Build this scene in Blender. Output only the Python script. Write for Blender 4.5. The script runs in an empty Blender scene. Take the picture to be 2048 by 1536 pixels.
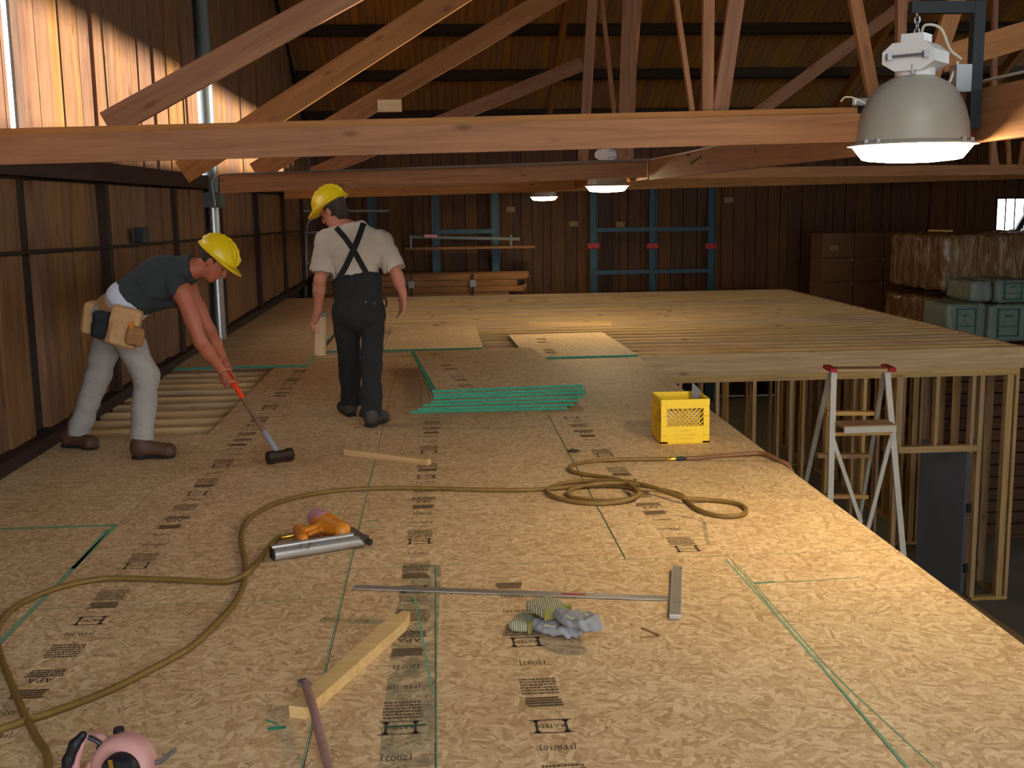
import bpy, bmesh, math, random
import numpy as np
from mathutils import Matrix, Vector

random.seed(7)
SC = bpy.context.scene
COL = SC.collection
V = Vector
PI = math.pi

# ------------------------------------------------------------------ camera
FPX = 2250.0                       # focal length in pixels of the 2048x1536 frame
ROLL, PITCH = 0.015, math.atan(362 / 2250.0)
YAW = math.atan(148.6 / 2250.0 * math.cos(PITCH))
EYE = V((0, 0, 1.6))
_fw = V((math.sin(YAW) * math.cos(PITCH), math.cos(YAW) * math.cos(PITCH), -math.sin(PITCH)))
_rt = V((math.cos(YAW), -math.sin(YAW), 0))
_up = _rt.cross(_fw)
CR = math.cos(ROLL) * _rt - math.sin(ROLL) * _up
CU = math.sin(ROLL) * _rt + math.cos(ROLL) * _up
cam = bpy.data.objects.new('camera', bpy.data.cameras.new('camera'))
COL.objects.link(cam)
cam.matrix_world = Matrix(((CR.x, CU.x, -_fw.x, EYE.x), (CR.y, CU.y, -_fw.y, EYE.y), (CR.z, CU.z, -_fw.z, EYE.z), (0, 0, 0, 1)))
cam.data.sensor_width = 36.0
cam.data.lens = 36.0 * FPX / 2048.0
cam.data.clip_start = 0.05
cam.data.clip_end = 300
SC.camera = cam


def ray(x, y):
    return CR * ((x - 1024) / FPX) - CU * ((y - 768) / FPX) + _fw


def gp(x, y, z=0.0):               # point of a level plane at height z
    d = ray(x, y)
    return EYE + d * ((z - EYE.z) / d.z)


def yp(x, y, Y):                   # point of the upright plane at depth Y
    d = ray(x, y)
    return EYE + d * (Y / d.y)


def xp(x, y, X):                   # point of the upright plane at side X
    d = ray(x, y)
    return EYE + d * (X / d.x)


# ------------------------------------------------------------------ world, sun, exposure
w = bpy.data.worlds.new('sky')
SC.world = w
w.use_nodes = True
bg = w.node_tree.nodes['Background']
bg.inputs[0].default_value = (0.86, 0.92, 1.0, 1)
bg.inputs[1].default_value = 6.6
sun = bpy.data.objects.new('sun', bpy.data.lights.new('sun', 'SUN'))
COL.objects.link(sun)
SUN_EL, SUN_AZ = math.radians(6.0), math.radians(-1.2)
sd = V((-math.cos(SUN_EL) * math.cos(SUN_AZ), math.cos(SUN_EL) * math.sin(SUN_AZ), -math.sin(SUN_EL)))
sun.rotation_euler = sd.to_track_quat('-Z', 'Y').to_euler()
sun.location = (14, 0, 8)
sun.data.energy = 9.5
sun.data.angle = math.radians(0.9)
sun.data.color = (1.0, 0.93, 0.82)
SC.view_settings.view_transform = 'Standard'
SC.view_settings.look = 'None'
SC.view_settings.gamma = 1
SC.view_settings.use_curve_mapping = False
SC.view_settings.exposure = 0.85
SC.cycles.max_bounces = 8
SC.cycles.diffuse_bounces = 6
SC.cycles.caustics_reflective = False
SC.cycles.caustics_refractive = False
SC.cycles.sample_clamp_indirect = 6.0
LAMP_STRENGTH = 38.0


# ------------------------------------------------------------------ node helpers and materials
def lin(c):
    return tuple((x / 12.92 if x <= 0.04045 else ((x + 0.055) / 1.055) ** 2.4) for x in (v / 255 for v in c)) + (1,)


class NT:
    def __init__(s, name):
        s.m = bpy.data.materials.new(name)
        s.m.use_nodes = True
        s.t = s.m.node_tree
        s.b = s.t.nodes['Principled BSDF']

    def n(s, typ, **kw):
        o = s.t.nodes.new('ShaderNode' + typ)
        for k, v in kw.items():
            if k.startswith('i_'):
                key = k[2:]
                key = int(key) if key.isdigit() else key.replace('_', ' ')
                s.set(o.inputs[key], v)
            else:
                setattr(o, k, v)
        return o

    def set(s, sock, v):
        if hasattr(v, 'is_output'):
            s.t.links.new(v, sock)
        else:
            sock.default_value = v

    def math(s, op, a, b=0.0, clamp=False):
        o = s.n('Math', operation=op, use_clamp=clamp)
        s.set(o.inputs[0], a)
        s.set(o.inputs[1], b)
        return o.outputs[0]

    def mix(s, f, a, b, mode='MIX'):
        o = s.n('Mix', data_type='RGBA', blend_type=mode)
        s.set(o.inputs[0], f)
        s.set(o.inputs[6], a)
        s.set(o.inputs[7], b)
        return o.outputs[2]

    def ramp(s, f, *st):
        o = s.n('ValToRGB')
        e = o.color_ramp.elements
        while len(e) < len(st):
            e.new(0.5)
        for el, (p, c) in zip(e, st):
            el.position = p
            el.color = c if len(c) == 4 else tuple(c) + (1,)
        s.set(o.inputs[0], f)
        return o.outputs[0]

    def base(s, c, rough=0.6, metal=0.0, spec=0.4):
        s.set(s.b.inputs['Base Color'], c)
        s.set(s.b.inputs['Roughness'], rough)
        s.set(s.b.inputs['Metallic'], metal)
        s.b.inputs['Specular IOR Level'].default_value = spec
        return s.m

    def bump(s, h, strength=0.3, dist=0.01):
        o = s.n('Bump', i_Strength=strength, i_Distance=dist, i_Height=h)
        s.t.links.new(o.outputs[0], s.b.inputs['Normal'])

    def coord(s, scale=(1, 1, 1), rot=0.0, world=False):
        if world:
            src = s.n('NewGeometry').outputs['Position']
        else:
            src = s.n('TexCoord').outputs['Object']
        rnd = s.n('ObjectInfo').outputs['Random']
        off = s.n('VectorMath', operation='ADD')
        s.set(off.inputs[0], src)
        s.set(off.inputs[1], s.math('MULTIPLY', rnd, 37.0))
        src = off.outputs[0]
        if rot:
            mp = s.n('Mapping', i_Rotation=(0, 0, rot))
            s.set(mp.inputs[0], src)
            src = mp.outputs[0]
        mu = s.n('VectorMath', operation='MULTIPLY')
        s.set(mu.inputs[0], src)
        mu.inputs[1].default_value = scale
        return mu.outputs[0]


def m_plain(name, rgb, rough=0.6, metal=0.0, var=0.15, scale=18, spec=0.4, bump=0.0):
    t = NT(name)
    c = lin(rgb)
    nz = t.n('TexNoise', i_Vector=t.coord((scale,) * 3), i_Scale=1.0, i_Detail=4.0)
    col = t.mix(nz.outputs[0], tuple(x * (1 - var) for x in c[:3]) + (1,), tuple(min(1, x * (1 + var)) for x in c[:3]) + (1,))
    t.base(col, rough, metal, spec)
    if bump:
        t.bump(nz.outputs[0], bump, 0.004)
    return t.m


def m_osb(name):
    t = NT(name)
    layers = []
    sel = t.n('TexVoronoi', i_Vector=t.coord((22, 22, 1), world=True), i_Scale=1.0).outputs['Color']
    selv = t.n('SeparateColor', i_0=sel).outputs[0]
    for i, (a, sx, sy) in enumerate(((0.2, 17, 62), (0.95, 20, 66), (1.75, 17, 58), (2.5, 21, 70))):
        wv = t.n('TexNoise', i_Vector=t.coord((9, 9, 1), world=True), i_Scale=1.0, i_Detail=2.0).outputs['Color']
        mp = t.n('VectorMath', operation='MULTIPLY_ADD')
        t.set(mp.inputs[0], wv)
        mp.inputs[1].default_value = (0.9, 0.9, 0)
        t.set(mp.inputs[2], t.coord((sx, sy, 1), a, world=True))
        vo = t.n('TexVoronoi', i_Vector=mp.outputs[0], i_Scale=1.0)
        layers.append(t.n('SeparateColor', i_0=vo.outputs['Color']).outputs[0])
    v01 = t.n('Mix', data_type='FLOAT', i_0=t.math('GREATER_THAN', selv, 0.28), i_2=layers[0], i_3=layers[1]).outputs[0]
    v23 = t.n('Mix', data_type='FLOAT', i_0=t.math('GREATER_THAN', selv, 0.76), i_2=layers[2], i_3=layers[3]).outputs[0]
    val = t.n('Mix', data_type='FLOAT', i_0=t.math('GREATER_THAN', selv, 0.52), i_2=v01, i_3=v23).outputs[0]
    fine = t.n('TexNoise', i_Vector=t.coord((55, 140, 1), 0.5, world=True), i_Scale=1.0, i_Detail=3.0).outputs[0]
    big = t.n('TexNoise', i_Vector=t.coord((2.2, 2.2, 1), world=True), i_Scale=1.0, i_Detail=3.0).outputs[0]
    vv = t.math('ADD', t.math('MULTIPLY', val, 0.55), t.math('ADD', t.math('MULTIPLY', fine, 0.35), t.math('MULTIPLY', big, 0.35)))
    col = t.ramp(vv, (0.22, lin((160, 126, 86))), (0.45, lin((190, 154, 110))), (0.66, lin((206, 172, 128))), (0.95, lin((228, 198, 156))))
    fl = t.n('TexVoronoi', i_Vector=t.coord((26, 60, 1), 2.1, world=True), i_Scale=1.0, feature='DISTANCE_TO_EDGE').outputs[0]
    fl2 = t.n('TexNoise', i_Vector=t.coord((30, 75, 1), 0.8, world=True), i_Scale=1.0, i_Detail=2.0).outputs[0]
    dark = t.ramp(fl2, (0.62, (0, 0, 0)), (0.72, (1, 1, 1)))
    col = t.mix(t.math('MULTIPLY', dark, 0.55), col, lin((84, 54, 26)))
    t.base(col, 0.62, 0, 0.35)
    t.bump(t.math('ADD', val, fl), 0.25, 0.002)
    return t.m


def m_wood(name, light, dark, rough=0.65, knots=0.6, var=0.35, grain=1.0, spec=0.3):
    """lumber: the grain runs along the piece's own x axis"""
    t = NT(name)
    g1 = t.n('TexNoise', i_Vector=t.coord((1.3, 22 * grain, 22 * grain)), i_Scale=1.0, i_Detail=5.0, i_Roughness=0.6, i_Distortion=0.4).outputs[0]
    g2 = t.n('TexNoise', i_Vector=t.coord((4, 160, 160)), i_Scale=1.0, i_Detail=2.0).outputs[0]
    v = t.math('ADD', t.math('MULTIPLY', g1, 0.8), t.math('MULTIPLY', g2, 0.25))
    col = t.ramp(v, (0.3, lin(dark)), (0.72, lin(light)))
    rnd = t.n('ObjectInfo').outputs['Random']
    hs = t.n('HueSaturation', i_Hue=t.math('ADD', 0.495, t.math('MULTIPLY', rnd, 0.010)), i_Saturation=t.math('ADD', 0.9, t.math('MULTIPLY', rnd, 0.2)), i_Value=t.math('ADD', 1 - var / 2, t.math('MULTIPLY', rnd, var)), i_Color=col)
    col = hs.outputs[0]
    kv = t.n('TexVoronoi', i_Vector=t.coord((2.4, 6.5, 6.5)), i_Scale=1.0, i_Randomness=1.0).outputs['Distance']
    kn = t.ramp(kv, (0.05, (knots, knots, knots)), (0.16, (0, 0, 0)))
    col = t.mix(kn, col, lin(tuple(c * 0.38 for c in dark)))
    t.base(col, rough, 0, spec)
    t.bump(v, 0.15, 0.003)
    return t.m


def m_emit(name, rgb, s):
    t = NT(name)
    t.base(rgb + (1,), 0.4)
    t.b.inputs['Emission Color'].default_value = rgb + (1,)
    t.b.inputs['Emission Strength'].default_value = s
    return t.m


def m_knit(name, a, b, freq, axis='X'):
    t = NT(name)
    wv = t.n('TexWave', i_Vector=t.n('TexCoord').outputs['Object'], i_Scale=freq, i_Distortion=0.6, i_Detail=2.0, bands_direction=axis)
    t.base(t.mix(wv.outputs[1], lin(a), lin(b)), 0.95, 0, 0.1)
    t.bump(wv.outputs[1], 0.8, 0.004)
    return t.m


M = {}
M['osb'] = m_osb('osb strand board')
M['osb_edge'] = m_plain('green painted board edge', (44, 150, 120), 0.7, var=0.3, scale=30)
M['chalk'] = m_plain('green chalk', (112, 160, 128), 0.9, var=0.3, scale=60)
M['chalk_dark'] = m_plain('dark green chalk', (40, 84, 62), 0.9, var=0.3, scale=60)
M['ink'] = m_plain('worn grey stamp ink', (58, 46, 34), 0.8, var=0.35, scale=90)
M['ink_soft'] = m_plain('faded stamp ink', (92, 72, 48), 0.8, var=0.3, scale=90)
M['spf'] = m_wood('fresh framing lumber', (226, 192, 140), (182, 142, 92), knots=0.55, var=0.22)
M['stud'] = m_wood('stud lumber', (206, 170, 118), (160, 122, 74), knots=0.5, var=0.3)
M['fir'] = m_wood('old fir beam', (180, 126, 80), (138, 92, 54), knots=0.5, var=0.15)
M['fir_red'] = m_wood('reddish fir web', (176, 122, 78), (130, 84, 50), knots=0.45, var=0.25)
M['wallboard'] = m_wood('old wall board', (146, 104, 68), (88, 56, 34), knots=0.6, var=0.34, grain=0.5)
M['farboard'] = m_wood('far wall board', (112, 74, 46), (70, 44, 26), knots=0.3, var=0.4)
M['roofboard'] = m_wood('roof decking', (190, 140, 86), (140, 96, 54), knots=0.25, var=0.4)
M['purlin'] = m_wood('dark purlin', (64, 54, 44), (40, 32, 26), knots=0.2)
M['darkwood'] = m_wood('dark red girt', (66, 40, 32), (40, 24, 20), knots=0.2)
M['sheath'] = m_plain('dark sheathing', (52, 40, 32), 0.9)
M['concrete'] = m_plain('dusty concrete', (120, 112, 100), 0.9, var=0.25, scale=3)
M['dirt'] = m_plain('dry yard dirt', (150, 140, 122), 0.95, 0, 0.2, 0.6)
M['steel'] = m_plain('dull steel', (150, 150, 150), 0.38, 0.9, 0.12)
M['alu'] = m_plain('aluminium', (196, 192, 186), 0.36, 0.75, 0.1)
M['galv'] = m_plain('galvanised duct', (176, 178, 176), 0.3, 0.9, 0.18, scale=30, bump=0.25)
M['duct_grey'] = m_plain('grey duct', (98, 104, 100), 0.5, 0.3, 0.12)
M['black_iron'] = m_plain('black iron', (38, 44, 46), 0.55, 0.2, 0.1)
M['blue_steel'] = m_plain('blue rack paint', (52, 80, 92), 0.5, 0.2, 0.2)
M['red_paint'] = m_plain('red paint', (170, 34, 28), 0.5)
M['tag'] = m_plain('pale block', (150, 124, 84), 0.8)
M['white_paint'] = m_plain('white enamel', (232, 230, 224), 0.42, 0.0, 0.03)
M['lamp_dome'] = m_plain('grey white dome', (176, 168, 150), 0.34, 0.0, 0.03)
M['lens'] = m_emit('lit prismatic lens', (1.0, 0.80, 0.46), LAMP_STRENGTH)
M['cable_white'] = m_plain('white cable', (214, 208, 192), 0.5)
M['cable_black'] = m_plain('black cable', (22, 20, 20), 0.6)
M['hose'] = m_plain('yellow brown air hose', (124, 96, 44), 0.5, 0, 0.35, 16)
M['hose_red'] = m_plain('red brown air hose', (122, 84, 56), 0.5, 0, 0.2, 22)
M['brass'] = m_plain('brass', (206, 160, 70), 0.3, 0.9)
M['yellow'] = m_plain('yellow crate plastic', (240, 200, 24), 0.45, 0, 0.06, 8)
M['yellow_dark'] = m_plain('embossed letters', (190, 150, 20), 0.5)
M['hat'] = m_plain('yellow hard hat', (232, 200, 26), 0.32, 0, 0.06, 9)
M['skin'] = m_plain('skin', (182, 118, 92), 0.55, 0, 0.1, 14)
M['skin2'] = m_plain('tanned skin', (170, 98, 70), 0.55, 0, 0.1, 14)
M['hair'] = m_plain('dark hair', (54, 46, 42), 0.8, 0, 0.4, 60, bump=0.5)
M['shirt_dark'] = m_plain('charcoal cotton', (52, 60, 60), 0.95, 0, 0.12, 20, bump=0.2)
M['shirt_white'] = m_plain('white cotton', (188, 176, 160), 0.95, 0, 0.05, 12, bump=0.3)
M['under_white'] = m_plain('pale blue undershirt', (206, 212, 226), 0.95)
M['jeans'] = m_plain('washed grey jeans', (156, 150, 142), 0.95, 0, 0.12, 16, bump=0.3)
M['overall'] = m_plain('black work canvas', (34, 34, 34), 0.95, 0, 0.2, 20, bump=0.3)
M['strap'] = m_plain('black webbing', (20, 22, 22), 0.8)
M['boot'] = m_plain('brown boot leather', (82, 54, 40), 0.6, 0, 0.2)
M['boot_dark'] = m_plain('dark boot leather', (62, 54, 48), 0.65, 0, 0.2)
M['sole'] = m_plain('boot rubber', (28, 26, 26), 0.9)
M['eye'] = m_plain('shaded eye', (70, 52, 44), 0.4)
M['canvas'] = m_plain('tan canvas', (190, 150, 104), 0.9, 0, 0.15, 24, bump=0.3)
M['leather'] = m_plain('tan suede', (150, 108, 66), 0.9, 0, 0.2, 24, bump=0.3)
M['pouch_black'] = m_plain('black nylon', (30, 36, 38), 0.8)
M['orange'] = m_plain('orange tool enamel', (204, 124, 32), 0.4, 0, 0.1)
M['orange_grip'] = m_plain('orange fibreglass', (232, 66, 28), 0.45)
M['pink'] = m_plain('pink paint', (206, 138, 160), 0.5, 0, 0.1)
M['saw_pink'] = m_plain('pink saw enamel', (186, 134, 126), 0.45, 0, 0.06)
M['black_rubber'] = m_plain('black rubber', (24, 24, 28), 0.45)
M['gunmetal'] = m_plain('gunmetal', (104, 94, 80), 0.45, 0.6)
M['handle_wood'] = m_wood('hammer handle', (150, 116, 84), (112, 84, 60), knots=0.1)
M['tape_grey'] = m_plain('grey tape', (140, 140, 146), 0.5)
M['iron_rust'] = m_plain('brown iron', (54, 40, 32), 0.6, 0.4, 0.3)
M['pink_iron'] = m_plain('worn pink iron', (158, 120, 112), 0.6, 0.2, 0.35, 40)
M['pinewood'] = m_wood('pale offcut', (214, 182, 134), (184, 146, 98), knots=0.25)
M['glove_grey'] = m_plain('grey glove cloth', (146, 144, 144), 0.95, 0, 0.12, 30, bump=0.3)
M['glove_tread'] = m_plain('worn cream glove palm', (188, 180, 146), 0.9)
M['knit'] = m_knit('striped knit cuff', (156, 152, 138), (186, 178, 130), 38)
M['yellow_band'] = m_plain('yellow band', (138, 128, 64), 0.9)
M['cardboard'] = m_plain('brown carton', (122, 84, 52), 0.85, 0, 0.1, 4)
M['door'] = m_plain('grey door', (94, 96, 100), 0.55, 0, 0.06)
M['bale'] = m_plain('pale green wrap', (108, 116, 102), 0.5, 0, 0.08)
M['bale_green'] = m_plain('green print', (44, 96, 84), 0.6)
M['ladder_white'] = m_plain('dull ladder rail', (202, 192, 172), 0.5, 0.15, 0.08)
M['ply'] = m_wood('plywood step', (216, 170, 108), (178, 132, 78), knots=0.0)
t = NT('clear stretch wrap')
nz = t.n('TexNoise', i_Vector=t.coord((6, 6, 1.6)), i_Scale=1.0, i_Detail=5.0, i_Distortion=1.2).outputs[0]
t.base(t.mix(t.ramp(nz, (0.45, (0, 0, 0)), (0.7, (1, 1, 1))), lin((124, 88, 52)), lin((168, 142, 104))), 0.25, 0, 0.6)
t.bump(nz, 0.9, 0.05)
M['wrap'] = t.m
t = NT('chalk dust')
nz = t.n('TexNoise', i_Vector=t.coord((14, 9, 1), world=True), i_Scale=1.0, i_Detail=5.0).outputs[0]
t.base(lin((112, 128, 108)), 0.9)
t.set(t.b.inputs['Alpha'], t.ramp(nz, (0.3, (0.05,) * 3), (0.75, (0.55,) * 3)))
M['dust'] = t.m
t = NT('window glass')
t.base((1, 1, 1, 1), 0.0)
t.b.inputs['Transmission Weight'].default_value = 1.0
t.b.inputs['IOR'].default_value = 1.02
M['glass'] = t.m


# ------------------------------------------------------------------ object helpers
WLOC = {}


def tag(o, label=None, cat=None, group=None, kind=None):
    if label: o['label'] = label
    if cat: o['category'] = cat
    if group: o['group'] = group
    if kind: o['kind'] = kind
    return o


def empty(name, loc, label=None, cat=None, group=None, kind=None):
    o = bpy.data.objects.new(name, None)
    o.empty_display_size = 0.1
    COL.objects.link(o)
    o.location = loc
    WLOC[o.name] = Matrix.Translation(V(loc))
    return tag(o, label, cat, group, kind)


def link(name, me, mat_world, parent=None):
    o = bpy.data.objects.new(name, me)
    COL.objects.link(o)
    WLOC[o.name] = mat_world.copy()
    if parent is not None:
        o.parent = parent
        o.matrix_local = WLOC[parent.name].inverted() @ mat_world
    else:
        o.matrix_local = mat_world
    return o


def mesh(name, verts, faces, mats, midx=None, smooth=False):
    me = bpy.data.meshes.new(name)
    me.from_pydata([tuple(v) for v in verts], [], [tuple(f) for f in faces])
    for m in (mats if isinstance(mats, (list, tuple)) else [mats]):
        me.materials.append(M[m])
    if midx is not None:
        me.polygons.foreach_set('material_index', midx)
    if smooth:
        me.polygons.foreach_set('use_smooth', [True] * len(me.polygons))
    me.update()
    return me


BOXF = ((0, 3, 2, 1), (4, 5, 6, 7), (0, 1, 5, 4), (1, 2, 6, 5), (2, 3, 7, 6), (3, 0, 4, 7))
_cache = {}


def boxmesh(L, wd, h, mat, name='box', bev=0.0):
    key = (round(L, 3), round(wd, 3), round(h, 3), mat, bev)
    if key in _cache:
        return _cache[key]
    x, y, z = L / 2, wd / 2, h / 2
    vs = [(-x, -y, -z), (x, -y, -z), (x, y, -z), (-x, y, -z), (-x, -y, z), (x, -y, z), (x, y, z), (-x, y, z)]
    me = mesh(name, vs, BOXF, mat)
    if bev:
        bm = bmesh.new()
        bm.from_mesh(me)
        bmesh.ops.bevel(bm, geom=bm.edges[:], offset=bev, segments=2, affect='EDGES', profile=0.7)
        bm.to_mesh(me)
        bm.free()
    _cache[key] = me
    return me


def bar(name, p, q, wd, h, mat, parent=None, up=(0, 0, 1), roll=0.0, bev=0.0):
    """piece of lumber from p to q: wd across, h along up; its long axis is its own x"""
    p, q = V(p), V(q)
    x = (q - p).normalized()
    y = V(up).cross(x)
    if y.length < 1e-4:
        y = V((0, 1, 0)).cross(x)
    y.normalize()
    z = x.cross(y)
    if roll:
        R = Matrix.Rotation(roll, 3, x)
        y, z = R @ y, R @ z
    c = (p + q) / 2
    m = Matrix(((x.x, y.x, z.x, c.x), (x.y, y.y, z.y, c.y), (x.z, y.z, z.z, c.z), (0, 0, 0, 1)))
    return link(name, boxmesh((q - p).length, wd, h, mat, name, bev), m, parent)


def box(name, lo, hi, mat, parent=None, rz=0.0, bev=0.0):
    lo, hi = V(lo), V(hi)
    d = hi - lo
    m = Matrix.Translation((lo + hi) / 2) @ Matrix.Rotation(rz, 4, 'Z')
    return link(name, boxmesh(abs(d.x), abs(d.y), abs(d.z), mat, name, bev), m, parent)


def at_base(name, vs, fs, mats, parent=None, midx=None, smooth=False):
    """world-space vertices -> object whose origin is the middle of its underside"""
    a = np.array(vs, dtype=float)
    lo, hi = a.min(0), a.max(0)
    o = V(((lo[0] + hi[0]) / 2, (lo[1] + hi[1]) / 2, lo[2]))
    a = a - np.array(o)
    return link(name, mesh(name, a.tolist(), fs, mats, midx, smooth), Matrix.Translation(o), parent)


class MB:
    """collects shapes for one mesh, in world space"""
    def __init__(s):
        s.v, s.f, s.mi = [], [], []

    def add(s, vs, fs, mi=0):
        b = len(s.v)
        s.v += [tuple(v) for v in vs]
        s.f += [tuple(i + b for i in f) for f in fs]
        s.mi += [mi] * len(fs)
        return s

    def box(s, lo, hi, mi=0):
        (x0, y0, z0), (x1, y1, z1) = lo, hi
        return s.add([(x0, y0, z0), (x1, y0, z0), (x1, y1, z0), (x0, y1, z0), (x0, y0, z1), (x1, y0, z1), (x1, y1, z1), (x0, y1, z1)], BOXF, mi)

    def bar(s, p, q, wd, h, mi=0, up=(0, 0, 1)):
        p, q = V(p), V(q)
        x = (q - p).normalized()
        y = V(up).cross(x)
        if y.length < 1e-4:
            y = V((0, 1, 0)).cross(x)
        y.normalize()
        z = x.cross(y)
        c = []
        for e in (p, q):
            c += [e - y * wd / 2 - z * h / 2, e + y * wd / 2 - z * h / 2, e + y * wd / 2 + z * h / 2, e - y * wd / 2 + z * h / 2]
        return s.add(c, ((0, 1, 2, 3), (7, 6, 5, 4), (0, 4, 5, 1), (1, 5, 6, 2), (2, 6, 7, 3), (3, 7, 4, 0)), mi)

    def tube(s, pts, r, n=10, mi=0, caps=True):
        pts = [V(p) for p in pts]
        rs = r if isinstance(r, (list, tuple)) else [r] * len(pts)
        b = len(s.v)
        ref = None
        for i, p in enumerate(pts):
            d = (pts[min(i + 1, len(pts) - 1)] - pts[max(i - 1, 0)]).normalized()
            if ref is None:
                ref = d.orthogonal().normalized()
            ref = (ref - d * ref.dot(d)).normalized()
            o = d.cross(ref)
            for k in range(n):
                a = 2 * PI * k / n
                s.v.append(tuple(p + (ref * math.cos(a) + o * math.sin(a)) * rs[i]))
        for i in range(len(pts) - 1):
            for k in range(n):
                s.f.append((b + i * n + k, b + i * n + (k + 1) % n, b + (i + 1) * n + (k + 1) % n, b + (i + 1) * n + k))
                s.mi.append(mi)
        if caps:
            s.f.append(tuple(b + k for k in reversed(range(n))))
            s.f.append(tuple(b + (len(pts) - 1) * n + k for k in range(n)))
            s.mi += [mi, mi]
        return s

    def lathe(s, prof, c, n=40, mi=0, axis=(0, 0, 1)):
        """prof: (radius, height) pairs around an axis through c"""
        ax = V(axis).normalized()
        u = ax.orthogonal().normalized()
        v = ax.cross(u)
        b = len(s.v)
        for r, h in prof:
            for k in range(n):
                a = 2 * PI * k / n
                s.v.append(tuple(V(c) + ax * h + (u * math.cos(a) + v * math.sin(a)) * r))
        for i in range(len(prof) - 1):
            for k in range(n):
                s.f.append((b + i * n + k, b + i * n + (k + 1) % n, b + (i + 1) * n + (k + 1) % n, b + (i + 1) * n + k))
                s.mi.append(mi)
        return s

    def prism(s, poly, off, mi=0):
        """polygon of world points, extruded by the vector off"""
        n = len(poly)
        off = V(off)
        vs = [V(p) for p in poly] + [V(p) + off for p in poly]
        fs = [tuple(reversed(range(n))), tuple(range(n, 2 * n))] + [(i, (i + 1) % n, n + (i + 1) % n, n + i) for i in range(n)]
        return s.add(vs, fs, mi)

    def out(s, name, mats, parent=None, smooth=False):
        o = at_base(name, s.v, s.f, mats, parent, s.mi, smooth)
        bm = bmesh.new()
        bm.from_mesh(o.data)
        bmesh.ops.recalc_face_normals(bm, faces=bm.faces[:])
        bm.to_mesh(o.data)
        bm.free()
        if smooth:
            o.data.set_sharp_from_angle(angle=math.radians(40))
        return o


def spline(pts, n=10, closed=False):
    """Catmull-Rom through the points"""
    P = [V(p) for p in pts]
    P = [P[0] * 2 - P[1]] + P + [P[-1] * 2 - P[-2]]
    out = []
    for i in range(1, len(P) - 2):
        a, b, c, d = P[i - 1], P[i], P[i + 1], P[i + 2]
        for k in range(n):
            t = k / n
            out.append(0.5 * ((2 * b) + (c - a) * t + (2 * a - 5 * b + 4 * c - d) * t * t + (3 * b - 3 * c + d - a) * t ** 3))
    out.append(P[-2])
    return out


def copy_tree(o, delta=(0, 0, 0), rz=0.0, parent=None):
    c = o.copy()
    COL.objects.link(c)
    if parent is None:
        c.location = V(o.location) + V(delta)
        c.rotation_euler.z += rz
    else:
        c.parent = parent
    for ch in list(o.children):
        copy_tree(ch, parent=c)
    return c


_txt = {}


def text_mesh(s):
    """flat letters about one unit high, centred"""
    if s not in _txt:
        cu = bpy.data.curves.new('letters', 'FONT')
        cu.body = s
        cu.resolution_u = 2
        cu.align_x = 'CENTER'
        ob = bpy.data.objects.new('letters', cu)
        COL.objects.link(ob)
        dg = bpy.context.evaluated_depsgraph_get()
        me = bpy.data.meshes.new_from_object(ob.evaluated_get(dg))
        _txt[s] = ([tuple(v.co) for v in me.vertices], [tuple(p.vertices) for p in me.polygons])
        bpy.data.objects.remove(ob)
        bpy.data.curves.remove(cu)
        bpy.data.meshes.remove(me)
    return _txt[s]


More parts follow.
